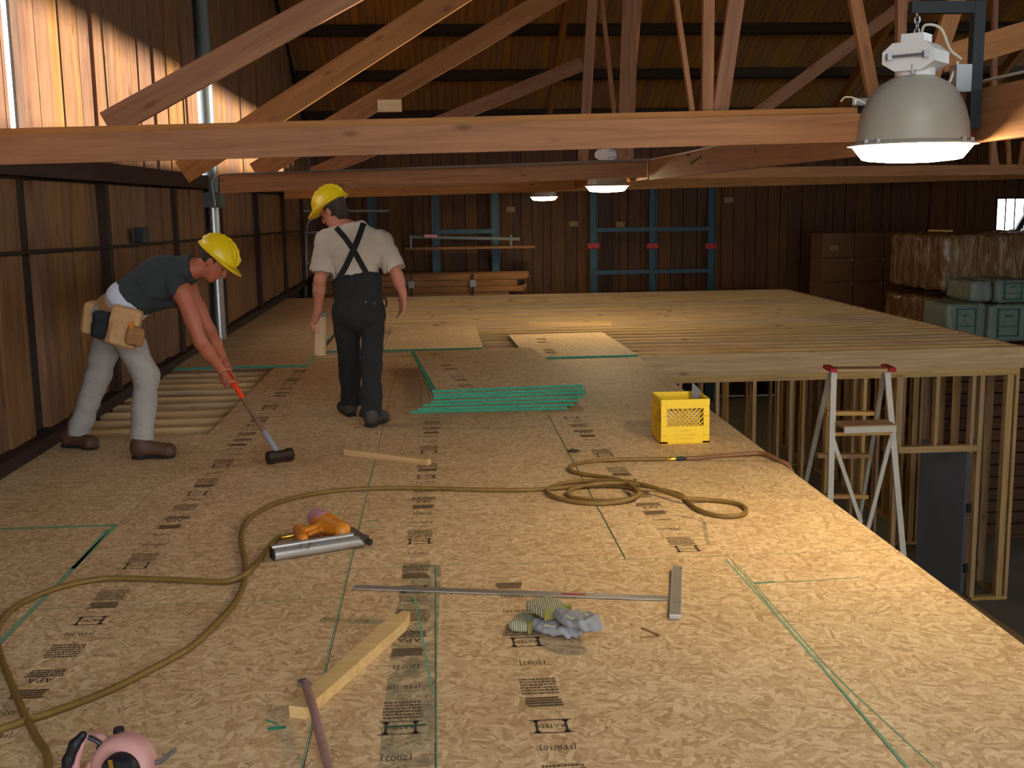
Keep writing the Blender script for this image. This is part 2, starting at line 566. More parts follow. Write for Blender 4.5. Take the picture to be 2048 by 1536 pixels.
# ------------------------------------------------------------------ smooth solid bodies (blended round cones and ellipsoids)
class Body:
    def __init__(s, lo, hi, h):
        s.lo, s.h = np.array(lo, float), h
        s.n = np.ceil((np.array(hi, float) - s.lo) / h).astype(int) + 1
        s.d = np.full(tuple(s.n), 0.5, dtype=np.float32)

    def _sub(s, lo, hi):
        i0 = np.clip(np.floor((lo - s.lo) / s.h).astype(int), 0, s.n)
        i1 = np.clip(np.ceil((hi - s.lo) / s.h).astype(int) + 1, 0, s.n)
        ax = [s.lo[k] + s.h * np.arange(i0[k], i1[k]) for k in range(3)]
        X, Y, Z = np.meshgrid(*ax, indexing='ij')
        return (slice(i0[0], i1[0]), slice(i0[1], i1[1]), slice(i0[2], i1[2])), X, Y, Z

    def _put(s, sl, d, k, op='u'):
        a = s.d[sl]
        d = d.astype(np.float32)
        if op == 'u':
            if k > 0:
                hh = np.clip(0.5 + 0.5 * (a - d) / k, 0, 1)
                s.d[sl] = a * (1 - hh) + d * hh - k * hh * (1 - hh)
            else:
                s.d[sl] = np.minimum(a, d)
        else:
            s.d[sl] = np.maximum(a, -d)

    def cap(s, a, b, ra, rb=None, k=0.02, sq=None, op='u'):
        """round cone a->b; sq = (axis, factor) makes it factor times as thick along axis"""
        rb = ra if rb is None else rb
        a, b = np.array(a, float), np.array(b, float)
        fat = max(1.0, sq[1]) if sq else 1.0
        m = max(ra, rb) * fat + k + 3 * s.h
        sl, X, Y, Z = s._sub(np.minimum(a, b) - m, np.maximum(a, b) + m)
        if X.size == 0: return s
        px, py, pz = X - a[0], Y - a[1], Z - a[2]
        e = b - a
        t = np.clip((px * e[0] + py * e[1] + pz * e[2]) / max(1e-9, e @ e), 0, 1)
        dx, dy, dz = px - t * e[0], py - t * e[1], pz - t * e[2]
        if sq:
            n = np.array(sq[0], float)
            n /= np.linalg.norm(n)
            q = (dx * n[0] + dy * n[1] + dz * n[2]) * (1 / sq[1] - 1)
            dx, dy, dz = dx + q * n[0], dy + q * n[1], dz + q * n[2]
        s._put(sl, np.sqrt(dx * dx + dy * dy + dz * dz) - (ra + (rb - ra) * t), k, op)
        return s

    def ell(s, c, rad, B=None, k=0.02, op='u'):
        c, rad = np.array(c, float), np.array(rad, float)
        B = np.eye(3) if B is None else np.array(B, float)
        m = rad.max() + k + 3 * s.h
        sl, X, Y, Z = s._sub(c - m, c + m)
        if X.size == 0: return s
        P = (X - c[0], Y - c[1], Z - c[2])
        L = [sum(P[i] * B[i, j] for i in range(3)) for j in range(3)]
        k0 = np.sqrt(sum((L[j] / rad[j]) ** 2 for j in range(3)))
        k1 = np.sqrt(sum((L[j] / rad[j] ** 2) ** 2 for j in range(3))) + 1e-9
        s._put(sl, k0 * (k0 - 1) / k1, k, op)
        return s

    def rbox(s, c, half, B=None, r=0.01, k=0.0, op='u'):
        c, half = np.array(c, float), np.array(half, float)
        B = np.eye(3) if B is None else np.array(B, float)
        m = np.linalg.norm(half) + k + 3 * s.h
        sl, X, Y, Z = s._sub(c - m, c + m)
        if X.size == 0: return s
        P = (X - c[0], Y - c[1], Z - c[2])
        q = [np.abs(sum(P[i] * B[i, j] for i in range(3))) - half[j] + r for j in range(3)]
        d = np.sqrt(sum(np.maximum(a, 0) ** 2 for a in q)) + np.minimum(np.maximum(q[0], np.maximum(q[1], q[2])), 0) - r
        s._put(sl, d, k, op)
        return s

    def cut(s, p, n):
        """keep the side of the plane through p that n points away from"""
        n = np.array(n, float)
        n /= np.linalg.norm(n)
        ax = [s.lo[k] + s.h * np.arange(s.n[k]) for k in range(3)]
        d = ((ax[0] - p[0]) * n[0])[:, None, None] + ((ax[1] - p[1]) * n[1])[None, :, None] + ((ax[2] - p[2]) * n[2])[None, None, :]
        s.d = np.maximum(s.d, d.astype(np.float32))
        return s

    def wrinkle(s, amp, freq, seed=0):
        ax = [s.lo[k] + s.h * np.arange(s.n[k]) for k in range(3)]
        rs = np.random.RandomState(seed)
        for _ in range(5):
            f = rs.normal(size=3) * freq
            ph = rs.rand() * 6.28
            s.d += (amp / 2.2 * np.sin((ax[0] * f[0])[:, None, None] + (ax[1] * f[1])[None, :, None] + (ax[2] * f[2])[None, None, :] + ph)).astype(np.float32)
        return s

    def surface(s):
        d = s.d
        ins = d < 0
        c = np.zeros(tuple(np.array(d.shape) - 1), int)
        pos = np.zeros(c.shape + (3,), np.float32)
        cnt = np.zeros(c.shape, np.float32)
        for i in (0, 1):
            for j in (0, 1):
                for k in (0, 1):
                    c += ins[i:i + c.shape[0], j:j + c.shape[1], k:k + c.shape[2]]
        act = (c > 0) & (c < 8)
        idx = np.argwhere(act)
        ids = -np.ones(c.shape, int)
        ids[tuple(idx.T)] = np.arange(len(idx))
        P = np.zeros((len(idx), 3))
        C = np.zeros(len(idx))
        cor = [(i, j, k) for i in (0, 1) for j in (0, 1) for k in (0, 1)]
        for a in cor:
            for b in cor:
                if sum(b) - sum(a) == 1 and all(b[q] >= a[q] for q in range(3)):
                    da = d[idx[:, 0] + a[0], idx[:, 1] + a[1], idx[:, 2] + a[2]]
                    db = d[idx[:, 0] + b[0], idx[:, 1] + b[1], idx[:, 2] + b[2]]
                    x = (da < 0) != (db < 0)
                    t = np.where(x, da / np.where(x, da - db, 1), 0)
                    A, Bv = np.array(a, float), np.array(b, float)
                    P += np.where(x[:, None], A + t[:, None] * (Bv - A), 0)
                    C += x
        P = s.lo + s.h * (idx + P / C[:, None])
        faces = []
        for ax in range(3):
            u, v = (ax + 1) % 3, (ax + 2) % 3
            sl0 = [slice(None)] * 3
            sl1 = [slice(None)] * 3
            sl0[ax] = slice(0, -1)
            sl1[ax] = slice(1, None)
            A, Bv = ins[tuple(sl0)], ins[tuple(sl1)]
            e = np.argwhere(A != Bv)
            e = e[(e[:, u] > 0) & (e[:, v] > 0) & (e[:, u] < d.shape[u] - 1) & (e[:, v] < d.shape[v] - 1)]
            fl = A[tuple(e.T)]
            q = []
            for du, dv in ((0, 0), (1, 0), (1, 1), (0, 1)):
                g = e.copy()
                g[:, u] -= 1 - du
                g[:, v] -= 1 - dv
                q.append(ids[tuple(g.T)])
            q = np.stack(q, 1)
            q[~fl] = q[~fl][:, ::-1]
            faces.append(q)
        return P, np.concatenate(faces)

    def out(s, name, mat, parent=None):
        P, Fc = s.surface()
        return at_base(name, P.tolist(), Fc.tolist(), mat, parent, None, True)


# ================================================================== the setting
XL, XR, YN, YF, ZF = -2.75, 16.0, -7.0, 25.5, -2.9   # left wall, right wall, near wall, far wall, lower floor
RIDGE_Y, RIDGE_Z = 9.0, 11.45


def roof_z(y):
    return RIDGE_Z - 0.5 * abs(y - RIDGE_Y)


# lower concrete floor
tag(box('floor', (XL - 0.2, YN - 0.2, ZF - 0.2), (XR + 0.2, YF + 0.2, ZF), 'concrete'), 'dusty concrete floor of the lower level below the deck', kind='structure')

# yard outside
mb = MB()
mb.box((-140, -140, ZF - 0.5), (XL - 0.2, 160, ZF - 0.1)).box((XR + 0.2, -140, ZF - 0.5), (160, 160, ZF - 0.1))
mb.box((XL - 0.2, YF + 0.2, ZF - 0.5), (XR + 0.2, 160, ZF - 0.1)).box((XL - 0.2, -140, ZF - 0.5), (XR + 0.2, YN - 0.2, ZF - 0.1))
tag(mb.out('ground', 'dirt'), 'bare dirt yard around the shed', kind='structure')

# roof: outer skin with the decking boards, purlins and rafters below it
mb = MB()
SKX = (-1.6, 3.6)  # unseen skylight opening, added to brighten the near deck
for x0, x1, y0, y1 in ((XL - 0.4, XR + 0.4, RIDGE_Y, YF + 0.6), (XL - 0.4, XR + 0.4, RIDGE_Y, -1.8), (XL - 0.4, SKX[0], -1.8, -3.0), (SKX[1], XR + 0.4, -1.8, -3.0), (XL - 0.4, XR + 0.4, -3.0, YN - 0.6)):
    z0, z1 = roof_z(y0), roof_z(y1)
    mb.add([(x0, y0, z0), (x1, y0, z0), (x1, y1, z1), (x0, y1, z1), (x0, y0, z0 + 0.1), (x1, y0, z0 + 0.1), (x1, y1, z1 + 0.1), (x0, y1, z1 + 0.1)], BOXF)
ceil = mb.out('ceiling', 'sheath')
tag(ceil, 'sloping plank roof on dark purlins above the trusses', kind='structure')
sl = V((0, 1, -0.5)).normalized()
nrm = V((0, 0.5, 1)).normalized()
x = XL + 0.02
while x < 14:
    wd = random.uniform(0.13, 0.16)
    ya, yb = (14.5, YF - 0.02)
    off = nrm * (-0.016 - random.uniform(0, 0.006))
    bar('roof_plank', V((x + wd / 2, ya, roof_z(ya))) + off, V((x + wd / 2, yb, roof_z(yb))) + off, wd - 0.008, 0.022, 'roofboard', ceil, up=nrm)
    x += wd
for y in (16.0, 17.5, 19.25, 20.65, 22.0, 23.35, 24.7):
    p = V((XL + 0.05, y, roof_z(y))) - nrm * 0.15
    bar('purlin', p, p + V((XR - XL - 0.3, 0, 0)), 0.09, 0.21, 'purlin', ceil, up=nrm)
for xx in (2.45, 5.6, 8.6, 11.6, 14.4):
    p, q = V((xx, 10, roof_z(10))) - nrm * 0.36, V((xx, YF - 0.1, roof_z(YF - 0.1))) - nrm * 0.36
    bar('rafter', p, q, 0.10, 0.2, 'fir_red', ceil, up=nrm)

# left gable wall: sheathing with open cracks, boards inside, girts
mb = MB()
cracks = [(7.69, 7.98), (13.72, 14.36)]
ys = [-0.8] + [c for ab in cracks for c in ab] + [YF]
for i in range(0, len(ys), 2):
    ya, yb = ys[i], ys[i + 1]
    mb.box((XL - 0.06, ya, 1.9), (XL - 0.046, yb, 3.9))
mb.box((XL - 0.10, YN, ZF), (XL - 0.045, YF, 1.3))
mb.box((XL - 0.10, -0.8, 1.3), (XL - 0.045, YF, 1.9))
mb.box((XL - 0.10, YN, 1.3), (XL - 0.045, -5.2, 1.9))
mb.add([(XL - 0.10, YN, 3.4), (XL - 0.045, YN, 3.4), (XL - 0.10, YF, 3.2), (XL - 0.045, YF, 3.2), (XL - 0.10, RIDGE_Y, RIDGE_Z), (XL - 0.045, RIDGE_Y, RIDGE_Z)], ((0, 4, 2), (1, 3, 5)))
mb.box((XL - 0.10, YN, 3.85), (XL - 0.05, 22.0, 4.9))
mb.box((XL - 0.10, YN, 1.9), (XL - 0.045, -5.2, 3.9))
mb.box((XL - 0.10, -5.2, 2.5), (XL - 0.045, -0.8, 3.9))  # leaves an unseen window opening, added for daylight from the left
wl = mb.out('wall_left', 'sheath')
tag(wl, 'weathered vertical board wall beside the deck, sunlit above the girt', kind='structure')
y = 5.0
while y < YF - 0.1:
    wd = random.choice((0.24, 0.30, 0.34, 0.38))
    yb = min(y + wd, YF)
    for ca, cb in cracks:
        if y < cb and yb > ca:
            yb = ca if y < ca - 0.05 else yb
            if y >= ca - 0.05: y, yb = cb, cb + wd
    if yb - y > 0.03:
        pro = random.choice((0.0, 0.0, 0.012, 0.02, 0.03))
        for za, zb in ((0.03, 1.80), (1.98, min(roof_z((y + yb) / 2) - 0.3, 6.2))):
            xx = XL - 0.03 + pro / 2
            bar('wall_board', (xx, (y + yb) / 2, za), (xx, (y + yb) / 2, zb), yb - y - 0.012, 0.028 + pro, 'wallboard', wl, up=(1, 0, 0))
    y = yb
bar('girt', (XL + 0.02, 4, 1.90), (XL + 0.02, YF, 1.90), 0.10, 0.15, 'darkwood', wl)
bar('sole_plate', (XL + 0.03, 4, 0.045), (XL + 0.03, YF, 0.045), 0.14, 0.09, 'darkwood', wl)
for yy in (9.6, 12.1, 14.6, 17.6, 20.6, 23.5):
    bar('wall_post', (XL + 0.02, yy, 0.09), (XL + 0.02, yy, 1.80), 0.11, 0.08, 'darkwood', wl, up=(1, 0, 0))

# far wall
mb = MB()
WX0, WX1, WZ0, WZ1 = 12.97, 14.3, 0.78, 1.52
mb.box((XL - 0.1, YF + 0.05, ZF), (WX0, YF + 0.12, 3.3))
mb.box((WX0, YF + 0.05, ZF), (WX1, YF + 0.12, WZ0))
mb.box((WX0, YF + 0.05, WZ1), (WX1, YF + 0.12, 3.3))
mb.box((WX1, YF + 0.05, ZF), (XR + 0.1, YF + 0.12, 3.3))
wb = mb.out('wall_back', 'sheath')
tag(wb, 'dark vertical board wall behind the racking and the joists', kind='structure')
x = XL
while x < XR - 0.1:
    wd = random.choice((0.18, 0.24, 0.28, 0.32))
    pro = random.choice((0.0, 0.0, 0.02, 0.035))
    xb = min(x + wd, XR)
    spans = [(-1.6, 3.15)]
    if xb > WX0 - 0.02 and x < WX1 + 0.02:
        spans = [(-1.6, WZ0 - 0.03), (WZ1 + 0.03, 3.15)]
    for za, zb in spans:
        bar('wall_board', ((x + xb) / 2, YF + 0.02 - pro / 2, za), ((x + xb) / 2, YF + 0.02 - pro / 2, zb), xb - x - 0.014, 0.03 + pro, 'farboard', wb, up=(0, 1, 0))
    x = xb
win = empty('window_1', ((WX0 + WX1) / 2, YF + 0.06, WZ0), 'small bright window of panes in the dark far wall', kind='structure')
mb = MB()
mb.box((WX0 - 0.03, YF + 0.0, WZ1), (WX1 + 0.03, YF + 0.1, WZ1 + 0.05)).box((WX0 - 0.03, YF, WZ0 - 0.05), (WX1 + 0.03, YF + 0.1, WZ0))
mb.box((WX0 - 0.03, YF, WZ0), (WX0, YF + 0.1, WZ1)).box((WX1, YF, WZ0), (WX1 + 0.03, YF + 0.1, WZ1))
mb.out('window_frame', 'darkwood', win)
for i in range(6):
    xa = WX0 + (WX1 - WX0) * i / 6
    box('pane', (xa + 0.012, YF + 0.06, WZ0 + 0.005), (xa + (WX1 - WX0) / 6 - 0.012, YF + 0.064, WZ1 - 0.005), 'glass', win)
    if i:
        box('muntin', (xa - 0.011, YF + 0.045, WZ0), (xa + 0.011, YF + 0.08, WZ1), 'darkwood', win)
tag(bar('brace_post', (13.28, YF - 0.12, 0.6), (13.95, YF - 0.12, 1.75), 0.12, 0.1, 'black_iron', up=(0, 1, 0)), 'dark slanting brace crossing the bright far window', 'brace')

# right wall with its long clerestory, near wall: out of the picture, they close the building
mb = MB()
mb.box((XR, YN, ZF), (XR + 0.08, YF, 4.08))
mb.box((XR, YN, 5.02), (XR + 0.08, 21.6, 5.6))
mb.box((XR, 21.6, 3.9), (XR + 0.08, YF, 4.4))
mb.box((XR, YN, 3.9), (XR + 0.08, YN + 1, 5.6))
mb.add([(XR + 0.04, YN + 3.6, 5.3), (XR + 0.04, 21.6, 5.3), (XR + 0.04, RIDGE_Y, RIDGE_Z)], ((0, 1, 2),))
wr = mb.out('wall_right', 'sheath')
tag(wr, 'dark board wall with a long clerestory, sky light baffles added', kind='structure')
for k in range(1, 10):  # unseen slats added to block steep sky light, tilted along the sun
    z = 3.96 + 0.112 * k
    dz = 0.17 * math.tan(SUN_EL)
    bar('sky_baffle', (XR + 0.04 - 0.17, 7.8, z - dz), (XR + 0.04 + 0.17, 7.8, z + dz), 27.5, 0.006, 'sheath', wr)
mb = MB()
mb.box((XL, YN - 0.08, ZF), (XR, YN, -0.2))
mb.box((XL, YN - 0.08, -0.2), (0.2, YN, 3.5))
mb.box((7.2, YN - 0.08, -0.2), (XR, YN, 3.5))
mb.box((0.2, YN - 0.08, 3.1), (7.2, YN, 3.5))  # doorway opening out of view, added to let in fill light
tag(mb.out('wall_front', 'sheath'), 'dark board wall with a wide doorway added behind the photographer for fill light', kind='structure')

# ------------------------------------------------------------------ OSB deck
X1, X2, X3, XE = -1.66, -0.42, 0.82, 2.08
TH = 0.018
deck = empty('floor', (0, 3, -TH), 'strand board subfloor with green edged seams', kind='structure')


def panel_mesh(w_, l_, th, over=True):
    """board with green painted edges, its top centred on the origin"""
    x_, y_ = w_ / 2, l_ / 2
    vs = [(-x_, -y_, -th), (x_, -y_, -th), (x_, y_, -th), (-x_, y_, -th), (-x_, -y_, 0), (x_, -y_, 0), (x_, y_, 0), (-x_, y_, 0)]
    return mesh('osb_panel', vs, BOXF, ['osb', 'osb_edge'], [0, 0, 1, 1, 1, 1])


def panel(x0, x1, y0, y1, parent=None, z=0.0, rz=0.0, name='osb_panel'):
    g = 0.0014
    m = Matrix.Translation(((x0 + x1) / 2, (y0 + y1) / 2, z)) @ Matrix.Rotation(rz, 4, 'Z')
    return link(name, panel_mesh(x1 - x0 - 2 * g, y1 - y0 - 2 * g, TH), m, parent)


PAN = []


def dp(x0, x1, y0, y1):
    o = panel(x0, x1, y0, y1, deck)
    PAN.append((x0, x1, y0, y1, o))
    return o


XW = XL + 0.0
for ya, yb in ((-4.05, -1.61), (-1.61, 0.83), (0.83, 3.27), (3.27, 5.71), (5.71, 8.0)):
    dp(XW, X1, ya, yb)
for ya, yb in ((-2.83, -0.39), (-0.39, 2.05), (2.05, 4.49), (4.49, 6.93), (6.93, 9.37), (9.37, 11.78)):
    dp(X1, X2, ya, yb)
for ya, yb in ((-2.46, -0.02), (-0.02, 2.42)):
    dp(X2, X3, ya, yb)
    dp(X3, XE, ya, yb)
dp(X2, -0.04, 2.42, 4.86)
dp(-0.04, 1.29, 2.42, 4.86)
dp(1.29, XE, 2.42, 4.86)
for ya, yb in ((4.86, 5.51), (5.51, 7.95), (7.95, 10.39), (10.39, 11.8)):
    dp(X2, X3, ya, yb)
for ya, yb in ((4.86, 6.70), (6.70, 9.14), (9.14, 11.55)):
    dp(X3, XE, ya, yb)
PAN.append((XW, -1.33, 11.35, 13.79, panel(XW, -1.33, 11.35, 13.79, deck, z=TH + 0.001)))
dp(XW, -1.33, 13.79, 16.23)
dp(XW, -1.33, 16.23, 18.67)
dp(XW, -1.33, 18.67, 20.0)
dp(-1.28, -0.62, 12.55, 14.95)
dp(-0.62, 0.50, 12.55, 14.95)


def panel_at(x, y):
    for x0, x1, y0, y1, o in PAN:
        if x0 <= x <= x1 and y0 <= y <= y1:
            return o
    return deck


def strip(name, pts, wd, mat, z=0.0012, parent=None):
    """thin line drawn on the deck"""
    pts = [V(p) for p in pts]
    vs, fs = [], []
    for i, p in enumerate(pts):
        d = (pts[min(i + 1, len(pts) - 1)] - pts[max(i - 1, 0)]).normalized()
        n = V((-d.y, d.x, 0)) * wd / 2
        vs += [(p.x - n.x, p.y - n.y, z), (p.x + n.x, p.y + n.y, z)]
    fs = [(2 * i, 2 * i + 2, 2 * i + 3, 2 * i + 1) for i in range(len(pts) - 1)]
    return at_base(name, vs, fs, mat, parent or deck)


# painted edges and chalk lines on the boards
strip('chalk_line', [(X1 - 0.012, 3.3, 0), (X1 - 0.012, 5.70, 0)], 0.018, 'chalk')
strip('chalk_line', [(XW + 0.1, 5.70, 0), (X1 - 0.01, 5.70, 0)], 0.03, 'chalk')
strip('chalk_line', [(X1 - 0.03, 5.62, 0), (X1 - 0.012, 5.0, 0)], 0.024, 'chalk')
strip('chalk_line', [(X2 - 0.006, 2.5, 0), (X2 - 0.006, 7.0, 0)], 0.004, 'chalk')
strip('chalk_line', [gp(829, 1195), gp(866, 1388)], 0.007, 'chalk')
strip('chalk_line', [(-0.035, 2.45, 0), (-0.035, 4.85, 0)], 0.004, 'chalk')
strip('chalk_line', [(X3, 4.88, 0), (X3, 8.4, 0)], 0.006, 'chalk_dark')
strip('chalk_line', [gp(1452, 1120), gp(1530, 1205), gp(1640, 1330), gp(1760, 1470), gp(1815, 1536)], 0.009, 'chalk')
strip('chalk_line', [gp(1478, 1133), gp(1580, 1250), gp(1640, 1318), gp(1700, 1380), gp(1870, 1536)], 0.005, 'chalk')
strip('chalk_line', [gp(1508, 1166), gp(1600, 1163), gp(1720, 1155)], 0.005, 'chalk')
strip('chalk_line', [gp(1508, 1167), gp(1550, 1164)], 0.018, 'chalk')
strip('chalk_line', [gp(728, 1044), gp(758, 1041)], 0.014, 'chalk')
strip('chalk_line', [gp(1340, 1030), gp(1385, 1036), gp(1408, 1045)], 0.02, 'dust')
strip('chalk_line', [gp(1408, 1045), gp(1416, 1090)], 0.02, 'dust')
strip('chalk_line', [gp(870, 856), gp(1000, 856), gp(1090, 854)], 0.02, 'dust')
strip('chalk_line', [gp(530, 1440), gp(556, 1449)], 0.008, 'osb_edge')
strip('chalk_line', [gp(535, 1458), gp(572, 1455)], 0.022, 'osb_edge')
strip('chalk_line', [gp(768, 1455), gp(852, 1450)], 0.012, 'chalk_dark')
strip('dust_smear', [gp(845, 1130), gp(835, 1230), gp(825, 1340), gp(815, 1536)], 0.17, 'dust', 0.0006)
strip('dust_smear', [gp(640, 1240), gp(780, 1245)], 0.05, 'dust', 0.0006)
strip('joint_line', [gp(1385, 922), gp(1550, 922)], 0.006, 'chalk_dark')


# stamped marks: read from the far side of the deck
def stamp(kind, x, y, wd=0.125, mat='ink', jit=0.0):
    vs, fs = [], []

    def q(a, b, c, d):                       # rectangle in stamp units (x right, y up), -0.5..0.5 wide
        i = len(vs)
        vs.extend([(a, b), (c, b), (c, d), (a, d)])
        fs.append((i, i + 1, i + 2, i + 3))

    def txt(s, cx, cy, h):
        v, f = text_mesh(s)
        i = len(vs)
        vs.extend([(cx + p[0] * h, cy + p[1] * h) for p in v])
        fs.extend([tuple(k + i for k in g) for g in f])
    rs = random.Random(int((x * 91 + y * 37) * 100))
    if kind == 'beam':
        q(-0.5, 0.24, 0.5, 0.27)
        q(-0.5, -0.27, 0.5, -0.24)
        for s_ in (-1, 1):
            q(s_ * 0.34 - 0.03, -0.24, s_ * 0.34 + 0.03, 0.24)
            q(s_ * 0.34 - 0.07, 0.18, s_ * 0.34 + 0.07, 0.24)
            q(s_ * 0.34 - 0.07, -0.24, s_ * 0.34 + 0.07, -0.18)
        txt('RATED', 0, -0.08, 0.2)
    elif kind == 'block':
        for r in range(6):
            xx = -0.46 + rs.uniform(0, 0.06)
            while xx < 0.44:
                l_ = rs.uniform(0.03, 0.12)
                q(xx, -0.36 + r * 0.13, min(0.48, xx + l_), -0.29 + r * 0.13)
                xx += l_ + 0.02
    elif kind == 'feb':
        txt('[FEB/10]', 0, -0.12, 0.27)
    elif kind == 'year':
        txt('[2002]', 0, -0.12, 0.3)
    elif kind == 'apa':
        txt('APA', 0, 0.08, 0.36)
        q(-0.5, -0.02, 0.5, 0.03)
        for r in range(3):
            xx = -0.46
            while xx < 0.44:
                l_ = rs.uniform(0.04, 0.14)
                q(xx, -0.32 + r * 0.1, min(0.48, xx + l_), -0.26 + r * 0.1)
                xx += l_ + 0.02
    elif kind == 'solid':
        for r in range(4):
            q(-0.46 + rs.uniform(0, 0.1), -0.2 + r * 0.11, 0.46 - rs.uniform(0, 0.1), -0.12 + r * 0.11)
    W3 = [(x - a * wd + jit * b, y - b * wd * 1.25, 0.0009) for a, b in vs]
    return at_base('printed_mark', W3, fs, mat, panel_at(x, y))


seq = ['beam', 'block', 'feb', 'year', 'solid', 'apa', 'block', 'feb', 'beam', 'solid', 'block', 'year']


def stamps(x, y0, y1, x_end=None, start=0, wd=0.125):
    y, i = y0, start
    while y < y1:
        k = seq[i % len(seq)]
        u = (y - y0) / max(0.01, y1 - y0)
        xx = x + ((x_end - x) * u if x_end is not None else 0)
        stamp(k, xx, y, wd * (0.95 if k in ('feb', 'year') else 1.08), 'ink' if k in ('beam', 'feb', 'year', 'apa') else 'ink_soft')
        y += {'beam': 0.125, 'block': 0.16, 'feb': 0.12, 'year': 0.14, 'solid': 0.12, 'apa': 0.16}[k] * (1 + 0.2 * ((i * 7) % 3))
        i += 1


stamps(-1.40, 3.35, 11.2, -1.36, 2)
stamps(-0.16, 2.9, 3.5, -0.14, 10)
stamps(-0.145, 3.58, 8.4, -0.06, 2)
stamps(0.33, 2.95, 4.6, 0.27, 6)
stamps(1.13, 4.98, 8.35, 0.98, 0)
stamps(-0.75, 12.9, 14.6, -0.62, 1)

# ------------------------------------------------------------------ joists and rims of the deck
fr = empty('joist_platform', (1.8, 13, -0.257), 'pale lumber joist platform with a rim board beyond the strand board', 'floor framing')
JZ = -0.020 - 0.1175
rim = bar('rim_joist', (XE + 0.02, 11.74, JZ), (6.35, 11.74, JZ), 0.038, 0.235, 'spf', fr)
y = 12.0
while y < 20.0:
    bar('joist', (XL + 0.14, y, JZ), (6.31, y, JZ), 0.038, 0.235, 'spf', fr)
    y += 0.305
bar('rim_joist', (6.33, 11.76, JZ), (6.33, 20.1, JZ), 0.038, 0.235, 'spf', fr)
bar('rim_joist', (XL + 0.14, 20.08, JZ), (6.31, 20.08, JZ), 0.038, 0.235, 'spf', fr)
y = -3.6
while y < 11.7:
    bar('joist', (XL + 0.02, y, JZ), (XE - 0.045, y, JZ), 0.038, 0.235, 'spf', fr)
    y += 0.35 if y > 7.2 else 1.218
bar('rim_joist', (XE - 0.025, -4, JZ), (XE - 0.025, 11.70, JZ), 0.038, 0.235, 'spf', fr)
for x, yy in ((0.2, 14.99), (1.2, 14.9)):
    bar('blocking', (x, yy - 0.1, JZ + 0.06), (x + 1.1, yy - 0.12, JZ + 0.06), 0.03, 0.2, 'spf', fr)

# ------------------------------------------------------------------ stud walls of the lower level
SZ1 = -0.258


def stud_wall(label, p, q, opening=None, step=0.406, mat='stud', hz=-0.9):
    """plates and studs between p and q (plan points); opening = distances along it that stay free below a header"""
    p, q = V((p[0], p[1], 0)), V((q[0], q[1], 0))
    d = (q - p).normalized()
    L = (q - p).length
    n = V((-d.y, d.x, 0))
    t = empty('stud_wall', ((p.x + q.x) / 2, (p.y + q.y) / 2, ZF), label, 'stud wall')
    for k in (0, 1):
        z = SZ1 - 0.019 - 0.038 * k
        bar('top_plate', p + V((0, 0, z)), q + V((0, 0, z)), 0.089, 0.038, mat, t)
    zt = SZ1 - 0.076
    segs = [(0, L)] if not opening else [(0, opening[0]), (opening[1], L)]
    for a, b in segs:
        bar('bottom_plate', p + d * a + V((0, 0, ZF + 0.019)), p + d * b + V((0, 0, ZF + 0.019)), 0.089, 0.038, mat, t)
    s = 0.02
    while s < L:
        if opening and opening[0] < s < opening[1]:
            bar('cripple_stud', p + d * s + V((0, 0, hz + 0.04)), p + d * s + V((0, 0, zt)), 0.038, 0.089, mat, t, up=n)
        else:
            bar('stud', p + d * s + V((0, 0, ZF + 0.038)), p + d * s + V((0, 0, zt)), 0.038, 0.089, mat, t, up=n)
        s += step
    bar('stud', q - d * 0.02 + V((0, 0, ZF + 0.038)), q - d * 0.02 + V((0, 0, zt)), 0.038, 0.089, mat, t, up=n)
    bar('stud', q - d * 0.10 + V((0, 0, ZF + 0.038)), q - d * 0.10 + V((0, 0, zt)), 0.07, 0.089, mat, t, up=n)
    if opening:
        for s in opening:
            bar('stud', p + d * s + V((0, 0, ZF + 0.038)), p + d * s + V((0, 0, zt)), 0.05, 0.089, mat, t, up=n)
        bar('header', p + d * opening[0] + V((0, 0, hz)), p + d * opening[1] + V((0, 0, hz)), 0.089, 0.07, mat, t)
    return t


DX0, DX1 = yp(1790, 895, 11.80).x, yp(1955, 895, 11.80).x
HZ = yp(1870, 897, 11.80).z
stud_wall('tall open stud wall with a door opening under the platform rim', (2.15, 11.80), (6.33, 11.80), (DX0 - 2.15, DX1 - 2.15), hz=HZ)
stud_wall('open stud wall receding beneath the long platform edge', (6.29, 11.9), (6.29, 20.0))
stud_wall('open stud wall in the dark behind the door opening', (2.3, 13.9), (6.2, 13.9), step=0.33)
stud_wall('open stud wall standing beneath the deck edge', (1.98, -3.5), (1.98, 11.6), step=0.61)
stud_wall('open stud wall farthest back in the dark lower level', (2.3, 18.4), (6.2, 18.4))
dr = empty('door_1', (DX1 - 0.5, 11.9, ZF), 'plain grey door slab hung in the stud wall opening', kind='structure')
da, db = V((DX1 - 0.06, 11.88, 0)), V((DX1 - 0.26, 12.62, 0))
bar('door_slab', da + V((0, 0, (ZF + HZ) / 2 - 0.02)), db + V((0, 0, (ZF + HZ) / 2 - 0.02)), 0.045, HZ - ZF - 0.12, 'door', dr)
for z in (ZF + 0.3, ZF + 1.0, ZF + 1.75):
    box('hinge', (DX1 - 0.06, 11.83, z), (DX1 - 0.02, 11.87, z + 0.1), 'black_iron', dr)
g0, g1 = gp(1880, 1180, ZF + 0.3), gp(2048, 1296, ZF + 0.3)
g1 = g0 + (g1 - g0) * 1.5
tag(bar('timber_beam', V((g0.x, g0.y, ZF + 0.15)), V((g1.x, g1.y, ZF + 0.15)), 0.3, 0.3, 'stud', bev=0.01), 'heavy timber lying on the lower floor below the deck edge', 'timber')

